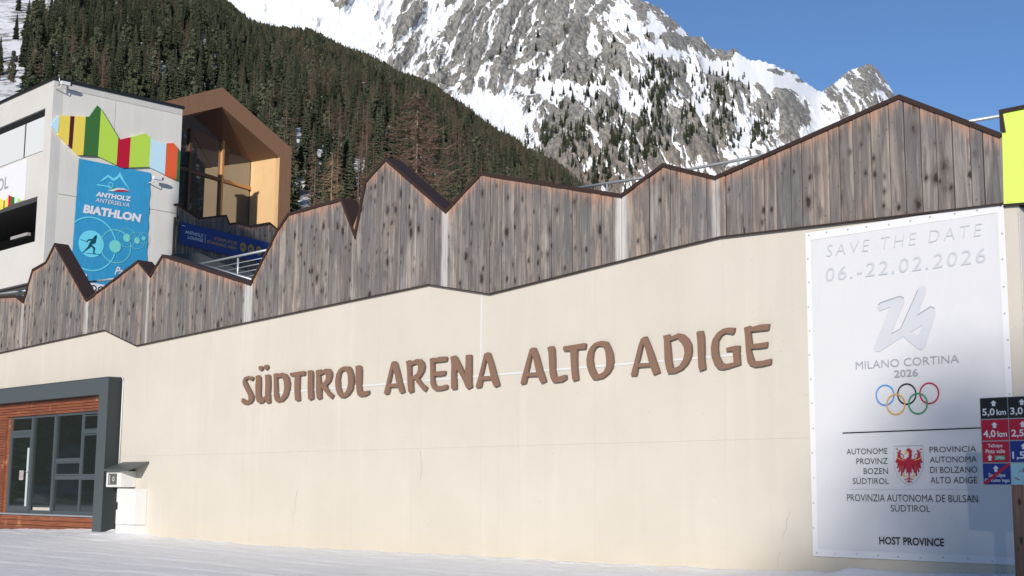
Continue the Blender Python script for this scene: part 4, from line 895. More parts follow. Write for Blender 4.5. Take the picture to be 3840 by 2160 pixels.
for a, b_ in (((1830, 1222), (1960, 1205)), ((1885, 1310), (2050, 1285))): tube('bar', [rr(*a), rr(*b_)], .011, M_galv, r2, 6)
r3 = empty('left_railing', (-39, 1, 4.5), 'grey steel handrail above the low timber edge at the far left', 'railing')
tube('handrail', [rr(-300, 1385), rr(560, 1280)], .032, M_galv, r3); tube('bar', [rr(330, 1380), rr(600, 1400)], .025, M_galv, r3, 6); tube('post', [rr(-100, 1365), rr(-100, 1800)], .022, M_galv, r3)
r4 = empty('roof_railing', (-12, .8, 6.3), 'long galvanised handrail rising behind the right part of the timber zigzag', 'railing')
A_, B_ = P(2150, 707, 'Y', .8), P(3757, 434, 'Y', .8); tube('handrail', [A_+(B_-A_)*t+np.array([0, 0, [0, -.02, 0, .03, 0, 0][i]]) for i, t in enumerate((0, .2, .4, .6, .8, 1))], .026, M_galv, r4, 10)
for t in (.1, .3, .45, .6, .75, .9):
    q = A_+(B_-A_)*t; tube('post', [q, q-np.array([0, 0, 1.2])], .02, M_galv, r4, 8)
# ------------------------------------------------------------------ numpy noise
def _hash(ix, iy, seed):
    n = (ix.astype(np.int64)*374761393+iy.astype(np.int64)*668265263+seed*1442695041) & 0xffffffff
    n = ((n ^ (n >> 13))*1274126177) & 0xffffffff
    return ((n ^ (n >> 16)) & 0xffff)/65535.
def vnoise(x, y, seed=0):
    ix, iy = np.floor(x), np.floor(y); fx, fy = x-ix, y-iy; ix = ix.astype(np.int64); iy = iy.astype(np.int64)
    res = 0
    ux = fx*fx*fx*(fx*(fx*6-15)+10); uy = fy*fy*fy*(fy*(fy*6-15)+10)
    def gr(a, b_, dx, dy):
        t = _hash(a, b_, seed)*2*np.pi; return np.cos(t)*dx+np.sin(t)*dy
    n00 = gr(ix, iy, fx, fy); n10 = gr(ix+1, iy, fx-1, fy); n01 = gr(ix, iy+1, fx, fy-1); n11 = gr(ix+1, iy+1, fx-1, fy-1)
    return (n00*(1-ux)+n10*ux)*(1-uy)+(n01*(1-ux)+n11*ux)*uy     # approx -.7..+.7
def fbm(x, y, o=5, seed=0, lac=2.03, gain=.5, ridged=False):
    s = 0; a = 1; tot = 0
    for i in range(o):
        n = vnoise(x, y, seed+i*17)
        if ridged: n = 1-2*np.abs(n)*1.4
        s = s+a*n; tot += a; a *= gain; x = x*lac+13.1; y = y*lac+7.7
    return s/tot
# ------------------------------------------------------------------ ground
SN = [(0, 1982), (230, 1982), (344, 1982), (544, 1993), (600, 2015), (775, 2027), (1043, 2050), (1580, 2075), (2012, 2097), (2325, 2117), (2900, 2141), (3109, 2145), (3218, 2128), (3397, 2145), (3700, 2150), (3840, 2152)]
SNX = [P(*q)[0] for q in SN]; SNZ = [P(*q)[2] for q in SN]
def ground_z(x, y):
    wz = np.interp(x, SNX, SNZ); near = np.exp(-np.maximum(0, -y-.1)/.9)
    base = -.045*np.maximum(0, -y)-.05
    base = np.where(y < -22, -.05-.045*22, base)
    z = base*(1-near)+wz*near
    z = z+.018*fbm(x*.5, y*.5, 3, 5)*(1-near*.3)+.055*fbm(x*1.8, y*2.4, 4, 9)*np.exp(-np.maximum(0, -y-.4)/.9)+.05*np.maximum(0, fbm(x*3.1, y*3.1, 4, 19))*np.exp(-np.maximum(0, -y-.1)/.5)+.012*fbm(x*.9, y*5, 3, 21)
    for y0_, m_, w_, d_ in ((-1.2, .11, .10, .020), (-1.75, .11, .10, .020), (-3.4, .05, .13, .028), (-4.2, .05, .13, .028), (-5.6, -.04, .16, .03), (-2.6, .16, .08, .016)):
        t_ = (y-(y0_-m_*(x+28)+.15*np.sin(x*.35+y0_)))/w_; z = z-d_*.35*np.exp(-t_**2)+d_*.28*np.exp(-(t_-1.6)**2)*(.5+.5*np.sin(x*1.7+y0_))
    far = np.sqrt((x+20)**2+(y)**2)
    return np.where(y > .5, -.15, z)*np.clip(1-(far-60)/100, 0, 1)-np.clip((far-90)/100, 0, 1)*.5
def axis(lo, hi, c0, c1, st, growth=1.12):
    a = list(np.arange(c0, c1+st/2, st)); s = st; x = c1
    while x < hi: s *= growth; x += s; a.append(x)
    s = st; x = c0; pre = []
    while x > lo: s *= growth; x -= s; pre.append(x)
    return np.array(pre[::-1]+a)
ax_ = axis(-6000, 6000, -44, -4, .09, 1.14); ay_ = axis(-6000, 6000, -10, .2, .06, 1.14)
GX, GYY = np.meshgrid(ax_, ay_); GZ = ground_z(GX, GYY)
M_snow, nt, b = mat_new('packed_snow'); g = N(nt); p = g.pos()
n1 = g.noise(g.scale(p, (1.1, 3.0, 1)), 1.0, 6, .6, .5); n2 = g.noise(p, .35, 4); n3 = g.noise(g.scale(p, (5, 16, 5)), 1.0, 5, .65)
col = g.mix(g.mapr(n1, .4, .7), (.88, .875, .87), (.92, .915, .91)); col = g.mix(g.mapr(n3, .56, .72, 0, .5), col, (.92, .92, .92)); g.link(col, b.inputs['Base Color']); b.inputs['Roughness'].default_value = .6
b.inputs['Specular IOR Level'].default_value = .3
n5 = g.noise(g.scale(p, (.55, 5, 1)), 1.0, 5, .6, .8); st5 = g.mapr(n5, .56, .64, 0, 1, True); col = g.mix(g.math('MULTIPLY', st5, .6), col, (.94, .94, .94)); g.link(col, b.inputs['Base Color'])
h = g.math('ADD', g.math('ADD', g.math('MULTIPLY', n3, .6), g.math('MULTIPLY', st5, .8)), g.math('ADD', g.math('MULTIPLY', n1, 1.2), g.math('MULTIPLY', g.noise(p, 30, 4), .12))); g.bump(h, b, .35, .035)
grd = grid_add('snow_ground', np.stack([GX, GYY, GZ], -1).reshape(-1, 3), len(ay_), len(ax_), M_snow); tag(grd, kind='structure')

# ------------------------------------------------------------------ mountain terrain
def hdir(xp, yp):
    d = ((xp-CXP)/f_px)[..., None]*cr-((yp-CYP)/f_px)[..., None]*cu+cw
    return d/np.sqrt(d[..., 0]**2+d[..., 1]**2)[..., None]
m3 = lambda x, y: (2000+x/1.84, y/1.84)
RID = [(-900, -700), (0, -520), (900, -560), (1500, -420), (2000, -190), (2300, -40), (2390, 0)]+[m3(*q) for q in [(735,5),(800,25),(880,65),(960,130),(1030,200),(1100,260),(1165,255),(1240,345),(1290,340),(1330,370),(1385,340),(1440,380),(1500,415),(1600,425),(1700,470),(1790,500),(1850,550),(1930,600),(1990,635),(2060,590),(2150,500),(2250,465),(2335,445),(2390,500),(2440,580),(2495,660)]]+[(3450, 470), (3600, 640), (3900, 780), (4800, 1000)]
rx, ry = zip(*RID)
NX_, NY_ = 1700, 700
XP = np.linspace(-500, 4300, NX_); VV = np.linspace(0, 1, NY_)
XPg, Vg = np.meshgrid(XP, VV)
Yr = np.interp(XP, rx, ry); kk = np.exp(-np.linspace(-2.5, 2.5, 71)**2); kk /= kk.sum(); Ysm = np.convolve(np.pad(Yr, 35, 'edge'), kk, 'valid')+4
YT = Ysm[None]+(Yr-Ysm)[None]*Vg**60+6*vnoise(XPg/38., XPg*0+3.3, 4)*Vg**60+(7*vnoise(XPg/11., XPg*0+8.4, 5)+4*vnoise(XPg/4.5, XPg*0+8.4, 6))*Vg**90; YBm = np.full_like(XPg, 1250.)
YPg = YBm+(YT-YBm)*Vg
RR0 = 1100.; RR1 = np.interp(XPg, [-700, 1500, 2400, 2900, 3300, 4500], [3000, 2900, 2700, 2900, 3400, 3500])
rho = RR0+(RR1-RR0)*Vg**.92
Pm = CAM+hdir(XPg, YPg)*rho[..., None]
S_ = XPg/f_px*rho; T_ = rho
# rock texture space: picture-scale coordinates on the face (metres along / up the face)
FX = XPg*.42; FY = YPg*.42
wx_ = FX+22*fbm(FX/70, FY/70, 4, 31); wt = FY+22*fbm(FX/70, FY/70, 4, 57)
def rotn(deg, su, sv, o, seed, **k):
    a_ = math.radians(deg); return fbm((wx_*math.cos(a_)-wt*math.sin(a_))/su, (wx_*math.sin(a_)+wt*math.cos(a_))/sv, o, seed, **k)
lw = 1/(1+np.exp((XPg-2130+(YPg-300)*.35)/70))          # ribs lean one way on the left buttress, the other way on the right
def bn(su, sv, o, seed, **k): return rotn(-34, su, sv, o, seed, **k)*lw+rotn(32, su, sv, o, seed+500, **k)*(1-lw)
ang = math.radians(-28); ua = wx_*math.cos(ang)-wt*math.sin(ang); ub = wx_*math.sin(ang)+wt*math.cos(ang)
d1 = bn(80, 170, 5, 3, gain=.52, ridged=True); d2 = bn(20, 46, 5, 8, gain=.6, ridged=True); d3 = fbm(wx_/8, wt/9, 4, 12, gain=.6)
BL_ = [(1180, 95, 25, 30, 2.2), (1290, 30, 40, 22, 1.2), (950, 120, 260, 160, -1.9), (1250, 60, 200, 110, -1.0), (1150, 190, 330, 90, -1.3), (1600, 30, 60, 40, .3), (1270, 15, 60, 35, 1.5), (1000, 40, 50, 40, 1.2), (1450, 80, 90, 50, .9), (1550, 60, 60, 50, .8), (1500, 150, 90, 50, .9), (1440, 190, 60, 40, .4), (1340, 130, 50, 50, -.3), (1520, 245, 70, 45, .9), (1690, 330, 60, 45, 1.2), (1620, 290, 60, 30, .4), (1640, 110, 60, 90, -.7), (1700, 215, 70, 40, -.3), (1850, 120, 170, 110, 1.3), (2050, 60, 170, 90, 1.0), (1780, 30, 90, 40, .6), (1760, 235, 60, 40, .9), (1880, 215, 100, 40, .8), (2010, 220, 90, 45, .9), (1900, 170, 110, 12, -1.3), (1960, 262, 150, 12, -1.1), (1900, 285, 60, 22, .8), (1800, 300, 60, 20, -.8), (1805, 325, 40, 22, 1.3), (1700, 400, 60, 50, -.6), (1800, 430, 150, 60, -1.5), (1880, 510, 110, 50, -1.0), (1990, 470, 70, 50, .35), (1930, 400, 60, 40, -.7), (1870, 360, 30, 12, 1.2), (2150, 160, 130, 90, 1.0), (2200, 270, 120, 60, 1.1), (2080, 340, 160, 22, -1.3), (2130, 385, 60, 30, -.4), (2120, 290, 40, 30, .6), (2300, 560, 230, 150, 1.2), (2100, 600, 100, 60, 1.0), (2320, 440, 50, 100, .1), (2345, 400, 30, 110, -1.5), (2395, 470, 25, 90, -1.2), (2210, 170, 18, 90, -1.8), (2250, 250, 16, 60, -1.3), (2420, 120, 150, 20, -1.4), (2340, 50, 90, 18, -.8), (2480, 200, 120, 26, -1.7), (2390, 210, 60, 60, .4), (2330, 160, 60, 80, .8), (2440, 290, 30, 90, -.9), (2500, 330, 50, 110, 1.0), (2560, 400, 60, 110, 1.2), (2520, 520, 120, 100, 1.1), (2600, 300, 40, 60, -.4), (2625, 400, 34, 80, -2.6), (2590, 520, 30, 50, -.8), (2700, 430, 70, 90, 1.2), (2660, 520, 50, 50, 1.2), (2770, 520, 60, 50, -1.0), (2740, 340, 40, 60, .4), (2570, 150, 120, 50, .7), (2650, 210, 80, 40, .6), (2740, 205, 30, 20, 1.0), (2760, 250, 120, 34, -2.4), (2850, 300, 40, 30, -1.0), (2900, 290, 140, 34, -2.2), (2990, 330, 80, 30, -2.0), (2920, 268, 60, 12, 2.2), (3000, 300, 50, 14, 2.6), (2845, 320, 14, 26, 2.8), (2900, 380, 60, 45, 1.3), (2950, 440, 90, 60, 1.2), (2860, 430, 40, 50, -.3), (3055, 400, 20, 110, -1.7), (3150, 370, 60, 70, .2), (3180, 300, 60, 30, -.7), (3260, 330, 60, 90, 1.0), (3290, 270, 40, 40, .9), (3262, 375, 16, 18, -1.6), (60, 40, 120, 50, 1.2), (60, 180, 120, 90, -1.6), (60, 330, 90, 60, -.8)]
Bf = np.zeros_like(XPg)
wxp = XPg+34*fbm(XPg/80, YPg/80, 5, 71, gain=.6); wyp = YPg+34*fbm(XPg/80, YPg/80, 5, 83, gain=.6)
for x_, y_, a_, b__, w_ in BL_: Bf += w_*np.exp(-np.abs((wxp-x_)/a_)**2.4-np.abs((wyp-y_)/b__)**2.4)
Bc = np.clip(Bf, -2.2, .75)
veins = bn(26, 95, 4, 91, gain=.5, ridged=True); veins2 = bn(9, 30, 3, 191, gain=.5, ridged=True)
fine = bn(6, 13, 4, 95, gain=.65); big = fbm(wx_/60, wt/75, 4, 44, gain=.6)
ridge_rock = np.exp(-((1-Vg)/.07)**2)*np.where(XPg > 2250, .5, 0)*np.where((XPg > 2800) & (XPg < 3100), 0, 1)
rockf = .62-.55/(1+np.exp((XPg-1400)/40))-.4/(1+np.exp((XPg-1780)/60))+Bc*1.3+ridge_rock-np.clip(veins-.40, 0, 1)*5.0-np.clip(veins2-.55, 0, 1)*3+fine*1.2+big*1.1+fbm(wx_/2.6, wt/2.9, 3, 47)*.85+.24
rock = 1/(1+np.exp(-rockf*12))
disp = (50*(d1-.3)+20*(d2-.3)+6*d3)*.8+6*np.clip(rockf, -1, 1.0)
damp = np.clip((1-Vg)*9, .12, 1)*np.clip(.14+.86/(1+np.exp(-4*(Bf+.5))), .14, 1)
Pm = Pm+np.array([0, 0, 1.])*(disp*damp*.6)[..., None]-hdir(XPg, YPg)*(disp*damp*.9)[..., None]
low_ = np.clip((YPg-430)/300, 0, 1)*np.clip((XPg-1900)/300, 0, 1)
M_mtn, nt, b = mat_new('alpine_rock_and_snow'); g = N(nt); p = g.pos()
rk = g.attr('rock'); gr_ = g.attr('grass')
rn = g.noise(g.scale(p, (.02, .02, .012)), 1., 8, .7, .5); rn2 = g.noise(g.scale(p, (.10, .10, .05)), 1., 6, .7)
rc = g.mix(g.mapr(rn, .3, .7), (.235, .225, .208), (.405, .385, .352)); rc = g.mix(g.mapr(rn2, .38, .52, .85, 0), rc, (.115, .105, .096)); rc = g.mix(g.mapr(g.noise(g.scale(p, (.3, .3, .16), (5, 1, 2)), 1., 5, .75), .52, .7, 0, .5), rc, (.48, .44, .39))
rc = g.mix(g.math('MULTIPLY', gr_, g.mapr(rn2, .42, .6, 0, .75)), rc, (.27, .17, .105))
edge = g.mapr(g.math('ADD', rk, g.math('MULTIPLY', g.math('SUBTRACT', g.noise(g.scale(p, (.22, .22, .15)), 1., 6, .8), .5), 1.5)), .45, .55, 0, 1, True)
col = g.mix(edge, (.84, .845, .86), rc); g.link(col, b.inputs['Base Color']); b.inputs['Roughness'].default_value = .8; b.inputs['Specular IOR Level'].default_value = .2
g.bump(g.math('MULTIPLY', g.math('ADD', rn2, rn), edge), b, 1.0, 6.0)
mt = grid_add('mountain', Pm.reshape(-1, 3), NY_, NX_, M_mtn, attrs={'rock': rock, 'grass': low_}); tag(mt, kind='structure')

# forest hill
FT = [(-900, -120), (400, -130), (700, -60), (833, 8), (944, 95), (1025, 116), (1156, 124), (1212, 150), (1283, 192), (1364, 218), (1429, 245), (1490, 288), (1581, 315), (1631, 340), (1697, 388), (1778, 445), (1858, 505), (1934, 545), (1975, 585), (2060, 622), (2111, 652), (2161, 705), (2300, 800), (2600, 900), (4500, 1300)]
fx_, fy_ = zip(*FT)
def hill_pt(xp, v):
    yt = np.interp(xp, fx_, fy_)+16; yb = 1780.
    # profile: foot valley floor (y ~ horizon) rising
    r_b = 95.; r_t = np.interp(xp, [-900, 800, 1500, 2200, 4500], [1900, 1850, 1700, 1500, 1300])
    r = r_b*(r_t/r_b)**v
    tv = np.clip(v, 0, 1); k = 1-(1-tv)**2.1
    yp = yb+(yt-yb)*k
    return r, yp
HN, HM = 420, 300
hx = np.linspace(-900, 4400, HN); hv = np.linspace(0, 1.0, HM); HX, HV = np.meshgrid(hx, hv)
def hill_xyz(xp, v):
    r, yp = hill_pt(xp, v); Q = CAM+hdir(xp, yp)*r[..., None]
    Q[..., 2] += (6*fbm(Q[..., 0]/90, Q[..., 1]/90, 4, 201)+2*fbm(Q[..., 0]/22, Q[..., 1]/22, 3, 211))*np.clip((r-150)/300, 0, 1)
    return Q
HP = hill_xyz(HX, HV); Hl = HP[-1].copy(); dd = hdir(hx, np.full_like(hx, 1800.)); back = Hl+dd*[60, 60, 0]-np.array([0, 0, 15]); back2 = Hl+dd*[250, 250, 0]-np.array([0, 0, 160])
front = HP[0]-dd*[8, 8, 0]-np.array([0, 0, 12])
HPa = np.concatenate([front[None], HP, back[None], back2[None]], 0)
M_hill, nt, b = mat_new('snowy_forest_floor'); g = N(nt); p = g.pos(); n1 = g.noise(p, .05, 6, .6); n2 = g.noise(p, .3, 5, .7)
col = g.mix(g.mapr(g.math('ADD', n1, g.math('MULTIPLY', n2, .6)), .78, .92, 0, .85, True), (.78, .785, .80), (.10, .078, .055)); g.link(col, b.inputs['Base Color']); b.inputs['Roughness'].default_value = .85
hl = grid_add('forest_hill', HPa.reshape(-1, 3), HM+3, HN, M_hill); tag(hl, kind='structure')

# ------------------------------------------------------------------ conifers
def treemat(name, c0, c1, sun=.0):
    m, nt, b = mat_new(name); g = N(nt); p = g.pos(); r = g.rnd()
    col = g.mix(r, c0, c1); col = g.mix(g.mapr(g.noise(p, 1.2, 3), .3, .7, 0, .5), col, tuple(x*.5 for x in c0)); g.link(col, b.inputs['Base Color']); b.inputs['Roughness'].default_value = .8; b.inputs['Specular IOR Level'].default_value = .15; return m
M_spr = treemat('spruce_needles', (.042, .055, .031), (.105, .112, .068)); M_bark = plain('bark', (.12, .085, .06), .9); M_lar = treemat('bare_larch_twigs', (.155, .10, .07), (.22, .155, .11)); M_pine = treemat('pine_needles', (.042, .055, .031), (.115, .122, .072))
def crown_mesh(name, mat, seed, H=16., rad=2.5, nw=24, nb=9, droop=.35, taper=.85, base=.06, dens=1.):
    r = random.Random(seed); V = []; F = []
    def tri(a, b_, c_): k = len(V); V.extend([a, b_, c_]); F.append((k, k+1, k+2))
    for i in range(nw):
        t = i/(nw-1); z = H*(base+(1-base)*t); R = rad*((1-t)**taper)*r.uniform(.75, 1.15)*(1-.35*max(0, (.12-t)/.12))+.10
        for j in range(nb):
            if r.random() > dens: continue
            a = 2*math.pi*(j+r.random()*.9)/nb+i*1.3; L = R*r.uniform(.6, 1.12); dx, dy = math.cos(a), math.sin(a); px_, py_ = -dy, dx
            w = L*.34+.12; dz = -droop*L; z0 = z+r.uniform(-.2, .2)
            m = (dx*L*.55, dy*L*.55, z0+dz*.35)
            tip = (dx*L, dy*L, z0+dz)
            l = (m[0]+px_*w, m[1]+py_*w, m[2]-.18); rr_ = (m[0]-px_*w, m[1]-py_*w, m[2]-.18)
            tri((dx*.05, dy*.05, z0+.25), l, tip); tri((dx*.05, dy*.05, z0+.25), tip, rr_)
            # hanging spray
            h_ = .45+.25*L*r.random()
            tri((dx*L*.25, dy*L*.25, z0), (m[0]+px_*w*.3, m[1]+py_*w*.3, m[2]-h_), tip)
            tri((m[0]+px_*w, m[1]+py_*w, m[2]), (m[0]+px_*w*.9+dx*.2, m[1]+py_*w*.9+dy*.2, m[2]-h_*.8), (m[0]-px_*w, m[1]-py_*w, m[2]))
    tri((-.12, 0, H*.97), (.12, 0, H*.97), (0, 0, H*1.05)); tri((0, -.12, H*.97), (0, .12, H*.97), (0, 0, H*1.05))
    me = bpy.data.meshes.new(name); me.from_pydata(V, [], F); me.materials.append(mat); me.update(); return me
def clump_mesh(name, mat, seed, H=12., R_=2.7, nl=15, nt_=42):
    r = random.Random(seed); V = []; F = []
    for i in range(nl):
        t = .16+.80*(i+r.random()*.6)/nl; z = H*t; Rr = R_*(1.0-abs(t-.38)**1.25*1.25)*r.uniform(.5, 1.05); a = r.uniform(0, 6.283); off = Rr*r.uniform(.25, .75)
        c_ = np.array([math.cos(a)*off, math.sin(a)*off, z]); lr = np.array([1, 1, .8])*(.55+.45*Rr/R_)*1.25*(1.15-.5*t)
        for k in range(nt_):
            d = np.array([r.gauss(0, 1), r.gauss(0, 1), r.gauss(0, 1)]); d /= np.linalg.norm(d); q = c_+d*lr*r.uniform(.6, 1.05); e1 = np.cross(d, [r.gauss(0, 1), r.gauss(0, 1), r.gauss(0, 1)]); e1 /= max(1e-6, np.linalg.norm(e1)); e2 = np.cross(d, e1); s_ = r.uniform(.22, .5); k0 = len(V)
            V.extend([tuple(q+e1*s_-d*.12), tuple(q-e1*s_*.7+e2*s_*.8), tuple(q-e1*s_*.5-e2*s_*.9+d*.2)]); F.append((k0, k0+1, k0+2))
    me = bpy.data.meshes.new(name); me.from_pydata(V, [], F); me.materials.append(mat); me.update(); return me
def twig_mesh(name, mat, seed, H=18., rad=2.6, nbr=80, ntw=10, tw=.035, base=.12, ex=.75):
    r = random.Random(seed); V = []; F = []
    def stick(a, b_, w):
        a = np.array(a); b_ = np.array(b_); d = b_-a; s = np.cross(d, [r.uniform(-1, 1), r.uniform(-1, 1), r.uniform(-1, 1)]); s /= max(1e-6, np.linalg.norm(s)); s2 = np.cross(d, s); s2 /= max(1e-6, np.linalg.norm(s2)); k = len(V)
        V.extend([tuple(a+s*w), tuple(a-s*w*.5+s2*w), tuple(a-s*w*.5-s2*w), tuple(b_)]); F.extend([(k, k+1, k+3), (k+1, k+2, k+3), (k+2, k, k+3)])
    for i in range(nbr):
        t = base+(.985-base)*(i+.5)/nbr; z = H*t; R = rad*(1-t)**ex*r.uniform(.55, 1.15)+.2; a = r.uniform(0, 6.283); dx, dy = math.cos(a), math.sin(a)
        pts = [np.array([0, 0, z])+np.array([dx*R*u, dy*R*u, -.28*R*math.sin(u*2.4)+.10*R*u*u]) for u in (0, .33, .66, 1)]
        for q0, q1 in zip(pts[:-1], pts[1:]): stick(q0, q1+(q1-q0)*.1, tw*(1.6-.9*t))
        for k in range(ntw):
            u = r.uniform(.12, 1); q = pts[0]+(pts[3]-pts[0])*u+np.array([0, 0, -.15*R*math.sin(u*2.4)]); L = r.uniform(.3, .9)*(.35+.25*R/rad*2)
            sg_ = 1 if r.random() < .5 else -1; stick(q, q+np.array([-dy*sg_*L*.7+dx*L*.4, dx*sg_*L*.7+dy*L*.4, r.uniform(-.5, .25)*L]), tw*.6)
    me = bpy.data.meshes.new(name); me.from_pydata(V, [], F); me.materials.append(mat); me.update(); return me
def trunk_mesh(name, H, r0_=.22, seg=6):
    V = []; F = []
    for i, t in enumerate((0, .5, 1)):
        for s in range(seg): a = 6.283*s/seg; rr_ = r0_*(1-t)+.02; V.append((rr_*math.cos(a), rr_*math.sin(a), H*t-(.8 if i == 0 else 0)))
    for i in range(2):
        for s in range(seg): F.append((i*seg+s, i*seg+(s+1) % seg, (i+1)*seg+(s+1) % seg, (i+1)*seg+s))
    me = bpy.data.meshes.new(name); me.from_pydata(V, [], F); me.materials.append(M_bark); me.update(); return me
CR = [crown_mesh('crown', M_spr, 1, 16, 3.3), crown_mesh('crown', M_spr, 2, 17, 3.0, 26, 9, .45), clump_mesh('crown', M_pine, 3, 12, 2.9, 17), clump_mesh('crown', M_pine, 4, 13.5, 2.4, 19), twig_mesh('crown', M_lar, 5, 18, 2.9, 90, 20, .05)]
TRK = [trunk_mesh('trunk', h) for h in (15.5, 16.5, 12, 13, 17.6)]
HT = [16, 17, 12, 13.3, 17.8]
# candidate positions on the hill
def forest_density(xp, yp):
    d = np.ones_like(xp)
    xl = np.interp(yp, [-200, 0, 30, 100, 150, 240, 380, 900], [300, 235, 185, 105, 84, 74, 64, 40])
    d = np.where(xp < xl, .015, d); d = np.where((xp < 80) & (yp > 195) & (yp < 300), .22, d); d = np.where((xp < 60) & (yp > 420), .6, d)
    return d
cand = []
K = 0
hh = RNG.random((210000, 3))
xp_ = -300+hh[:, 0]*(2700); v_ = hh[:, 1]
r_, y_ = hill_pt(xp_, v_)
# area weighting: r * dr ; dr/dv ~ r -> r^2
wgt = (r_/1850.)**2*.9+.0006*0
keep = hh[:, 2] < wgt
xp_, v_ = xp_[keep], v_[keep]
Q = hill_xyz(xp_, v_); rad_ = np.hypot(Q[:, 0]-CAM[0], Q[:, 1]-CAM[1])
clump = fbm(Q[:, 0]/35, Q[:, 1]/35, 3, 301)
pX, pY = (CXP+f_px*((Q-CAM)@cr)/((Q-CAM)@cw)), (CYP-f_px*((Q-CAM)@cu)/((Q-CAM)@cw))
ok = (rad_ > 170) & (RNG.random(len(Q)) < forest_density(pX, pY-38)*np.clip(.98+clump*3.2, .06, 1))
Q, rad_, pX, pY = Q[ok], rad_[ok], pX[ok], pY[ok]
# thin out by grid to avoid overlaps
key = {}
for i in np.argsort(RNG.random(len(Q))):
    cell = (int(Q[i, 0]/3.5), int(Q[i, 1]/3.5)); key.setdefault(cell, i)
sel = np.array(sorted(key.values())); Q, rad_, pX, pY = Q[sel], rad_[sel], pX[sel], pY[sel]
larch_p = np.clip((pX-800)/1000, .08, .42)*np.clip((1700-rad_)/700, .4, 1)*np.clip(1+1.2*fbm(Q[:, 0]/60, Q[:, 1]/60, 2, 333), .3, 2)
kindi = np.where(RNG.random(len(Q)) < larch_p, 4, np.where(RNG.random(len(Q)) < np.clip((rad_-500)/700, .30, .9), RNG.integers(2, 4, len(Q)), RNG.integers(0, 2, len(Q))))
scl = (.42+.75*RNG.random(len(Q))**1.3)*np.where(kindi > 1, 1.12, 1)*np.where(kindi == 4, .85, 1)*np.where(rad_ > 1000, .82, 1); rot = RNG.random(len(Q))*6.283
HTa = np.array(HT)[kindi]*scl; hpx = f_px*HTa/rad_
SIL = [(-400, 560), (0, 400), (203, 300), (684, 384), (834, 328), (1094, 557), (1095, 780), (1285, 742), (1333, 800), (1449, 591), (1675, 785), (1805, 646), (2332, 725), (2490, 612), (2684, 660), (3376, 354)]
topv = pY-hpx; lim = np.interp(pX, [a for a, _ in SIL], [b_ for _, b_ in SIL])
vis = (topv < lim-25) & (pX > -20) & (pX < 2400)
vi = np.where(vis)[0]; vi = vi[np.argsort(-hpx[vi])]
near = vi[:290]; rest = np.setdiff1d(np.arange(len(Q)), near)
rest = rest[(pX[rest] > -250)]
GRP = 'conifers standing on the forest slope'
LABS = {0: 'dark green spruce among many on the lower forest slope behind the arena', 1: 'dark green spruce among many on the lower forest slope behind the arena', 2: 'rounded green pine among many on the forest slope behind the arena', 3: 'rounded green pine among many on the forest slope behind the arena', 4: 'bare brown larch among many conifers on the forest slope'}
NM = {0: 'spruce_tree', 1: 'spruce_tree', 2: 'pine_tree', 3: 'pine_tree', 4: 'larch_tree'}
GP = {0: 'spruces standing on the forest slope', 1: 'spruces standing on the forest slope', 2: 'pines standing on the forest slope', 3: 'pines standing on the forest slope', 4: 'bare larches standing on the forest slope'}
def tree(k, loc, s, rz, lab=None, grp=None, nm=None):
    o = bpy.data.objects.new(nm or NM[k], None); COL.objects.link(o); o.location = loc; o.scale = (s, s, s); o.rotation_euler = (0, 0, rz); o.empty_display_size = .5
    tag(o, lab or LABS[k], 'tree', grp if lab else GP[k])
    for n_, me in (('trunk', TRK[k]), ('crown', CR[k])):
        c_ = bpy.data.objects.new(n_, me); COL.objects.link(c_); c_.parent = o
    return o
srcs = {}
for i in near:
    k = int(kindi[i]); o = tree(k, Q[i]-[0, 0, .3], float(scl[i]), float(rot[i])); srcs.setdefault(k, [c_ for c_ in o.children if c_.name.startswith('crown')][0] if o.children else None)
bpy.context.view_layer.update()
for k in range(5):
    if srcs.get(k) is None:
        o = tree(k, hill_xyz(np.array([1250.+k*35]), np.array([.45]))[0], .8, 0.); bpy.context.view_layer.update(); srcs[k] = [c_ for c_ in o.children if c_.name.startswith('crown')][0]
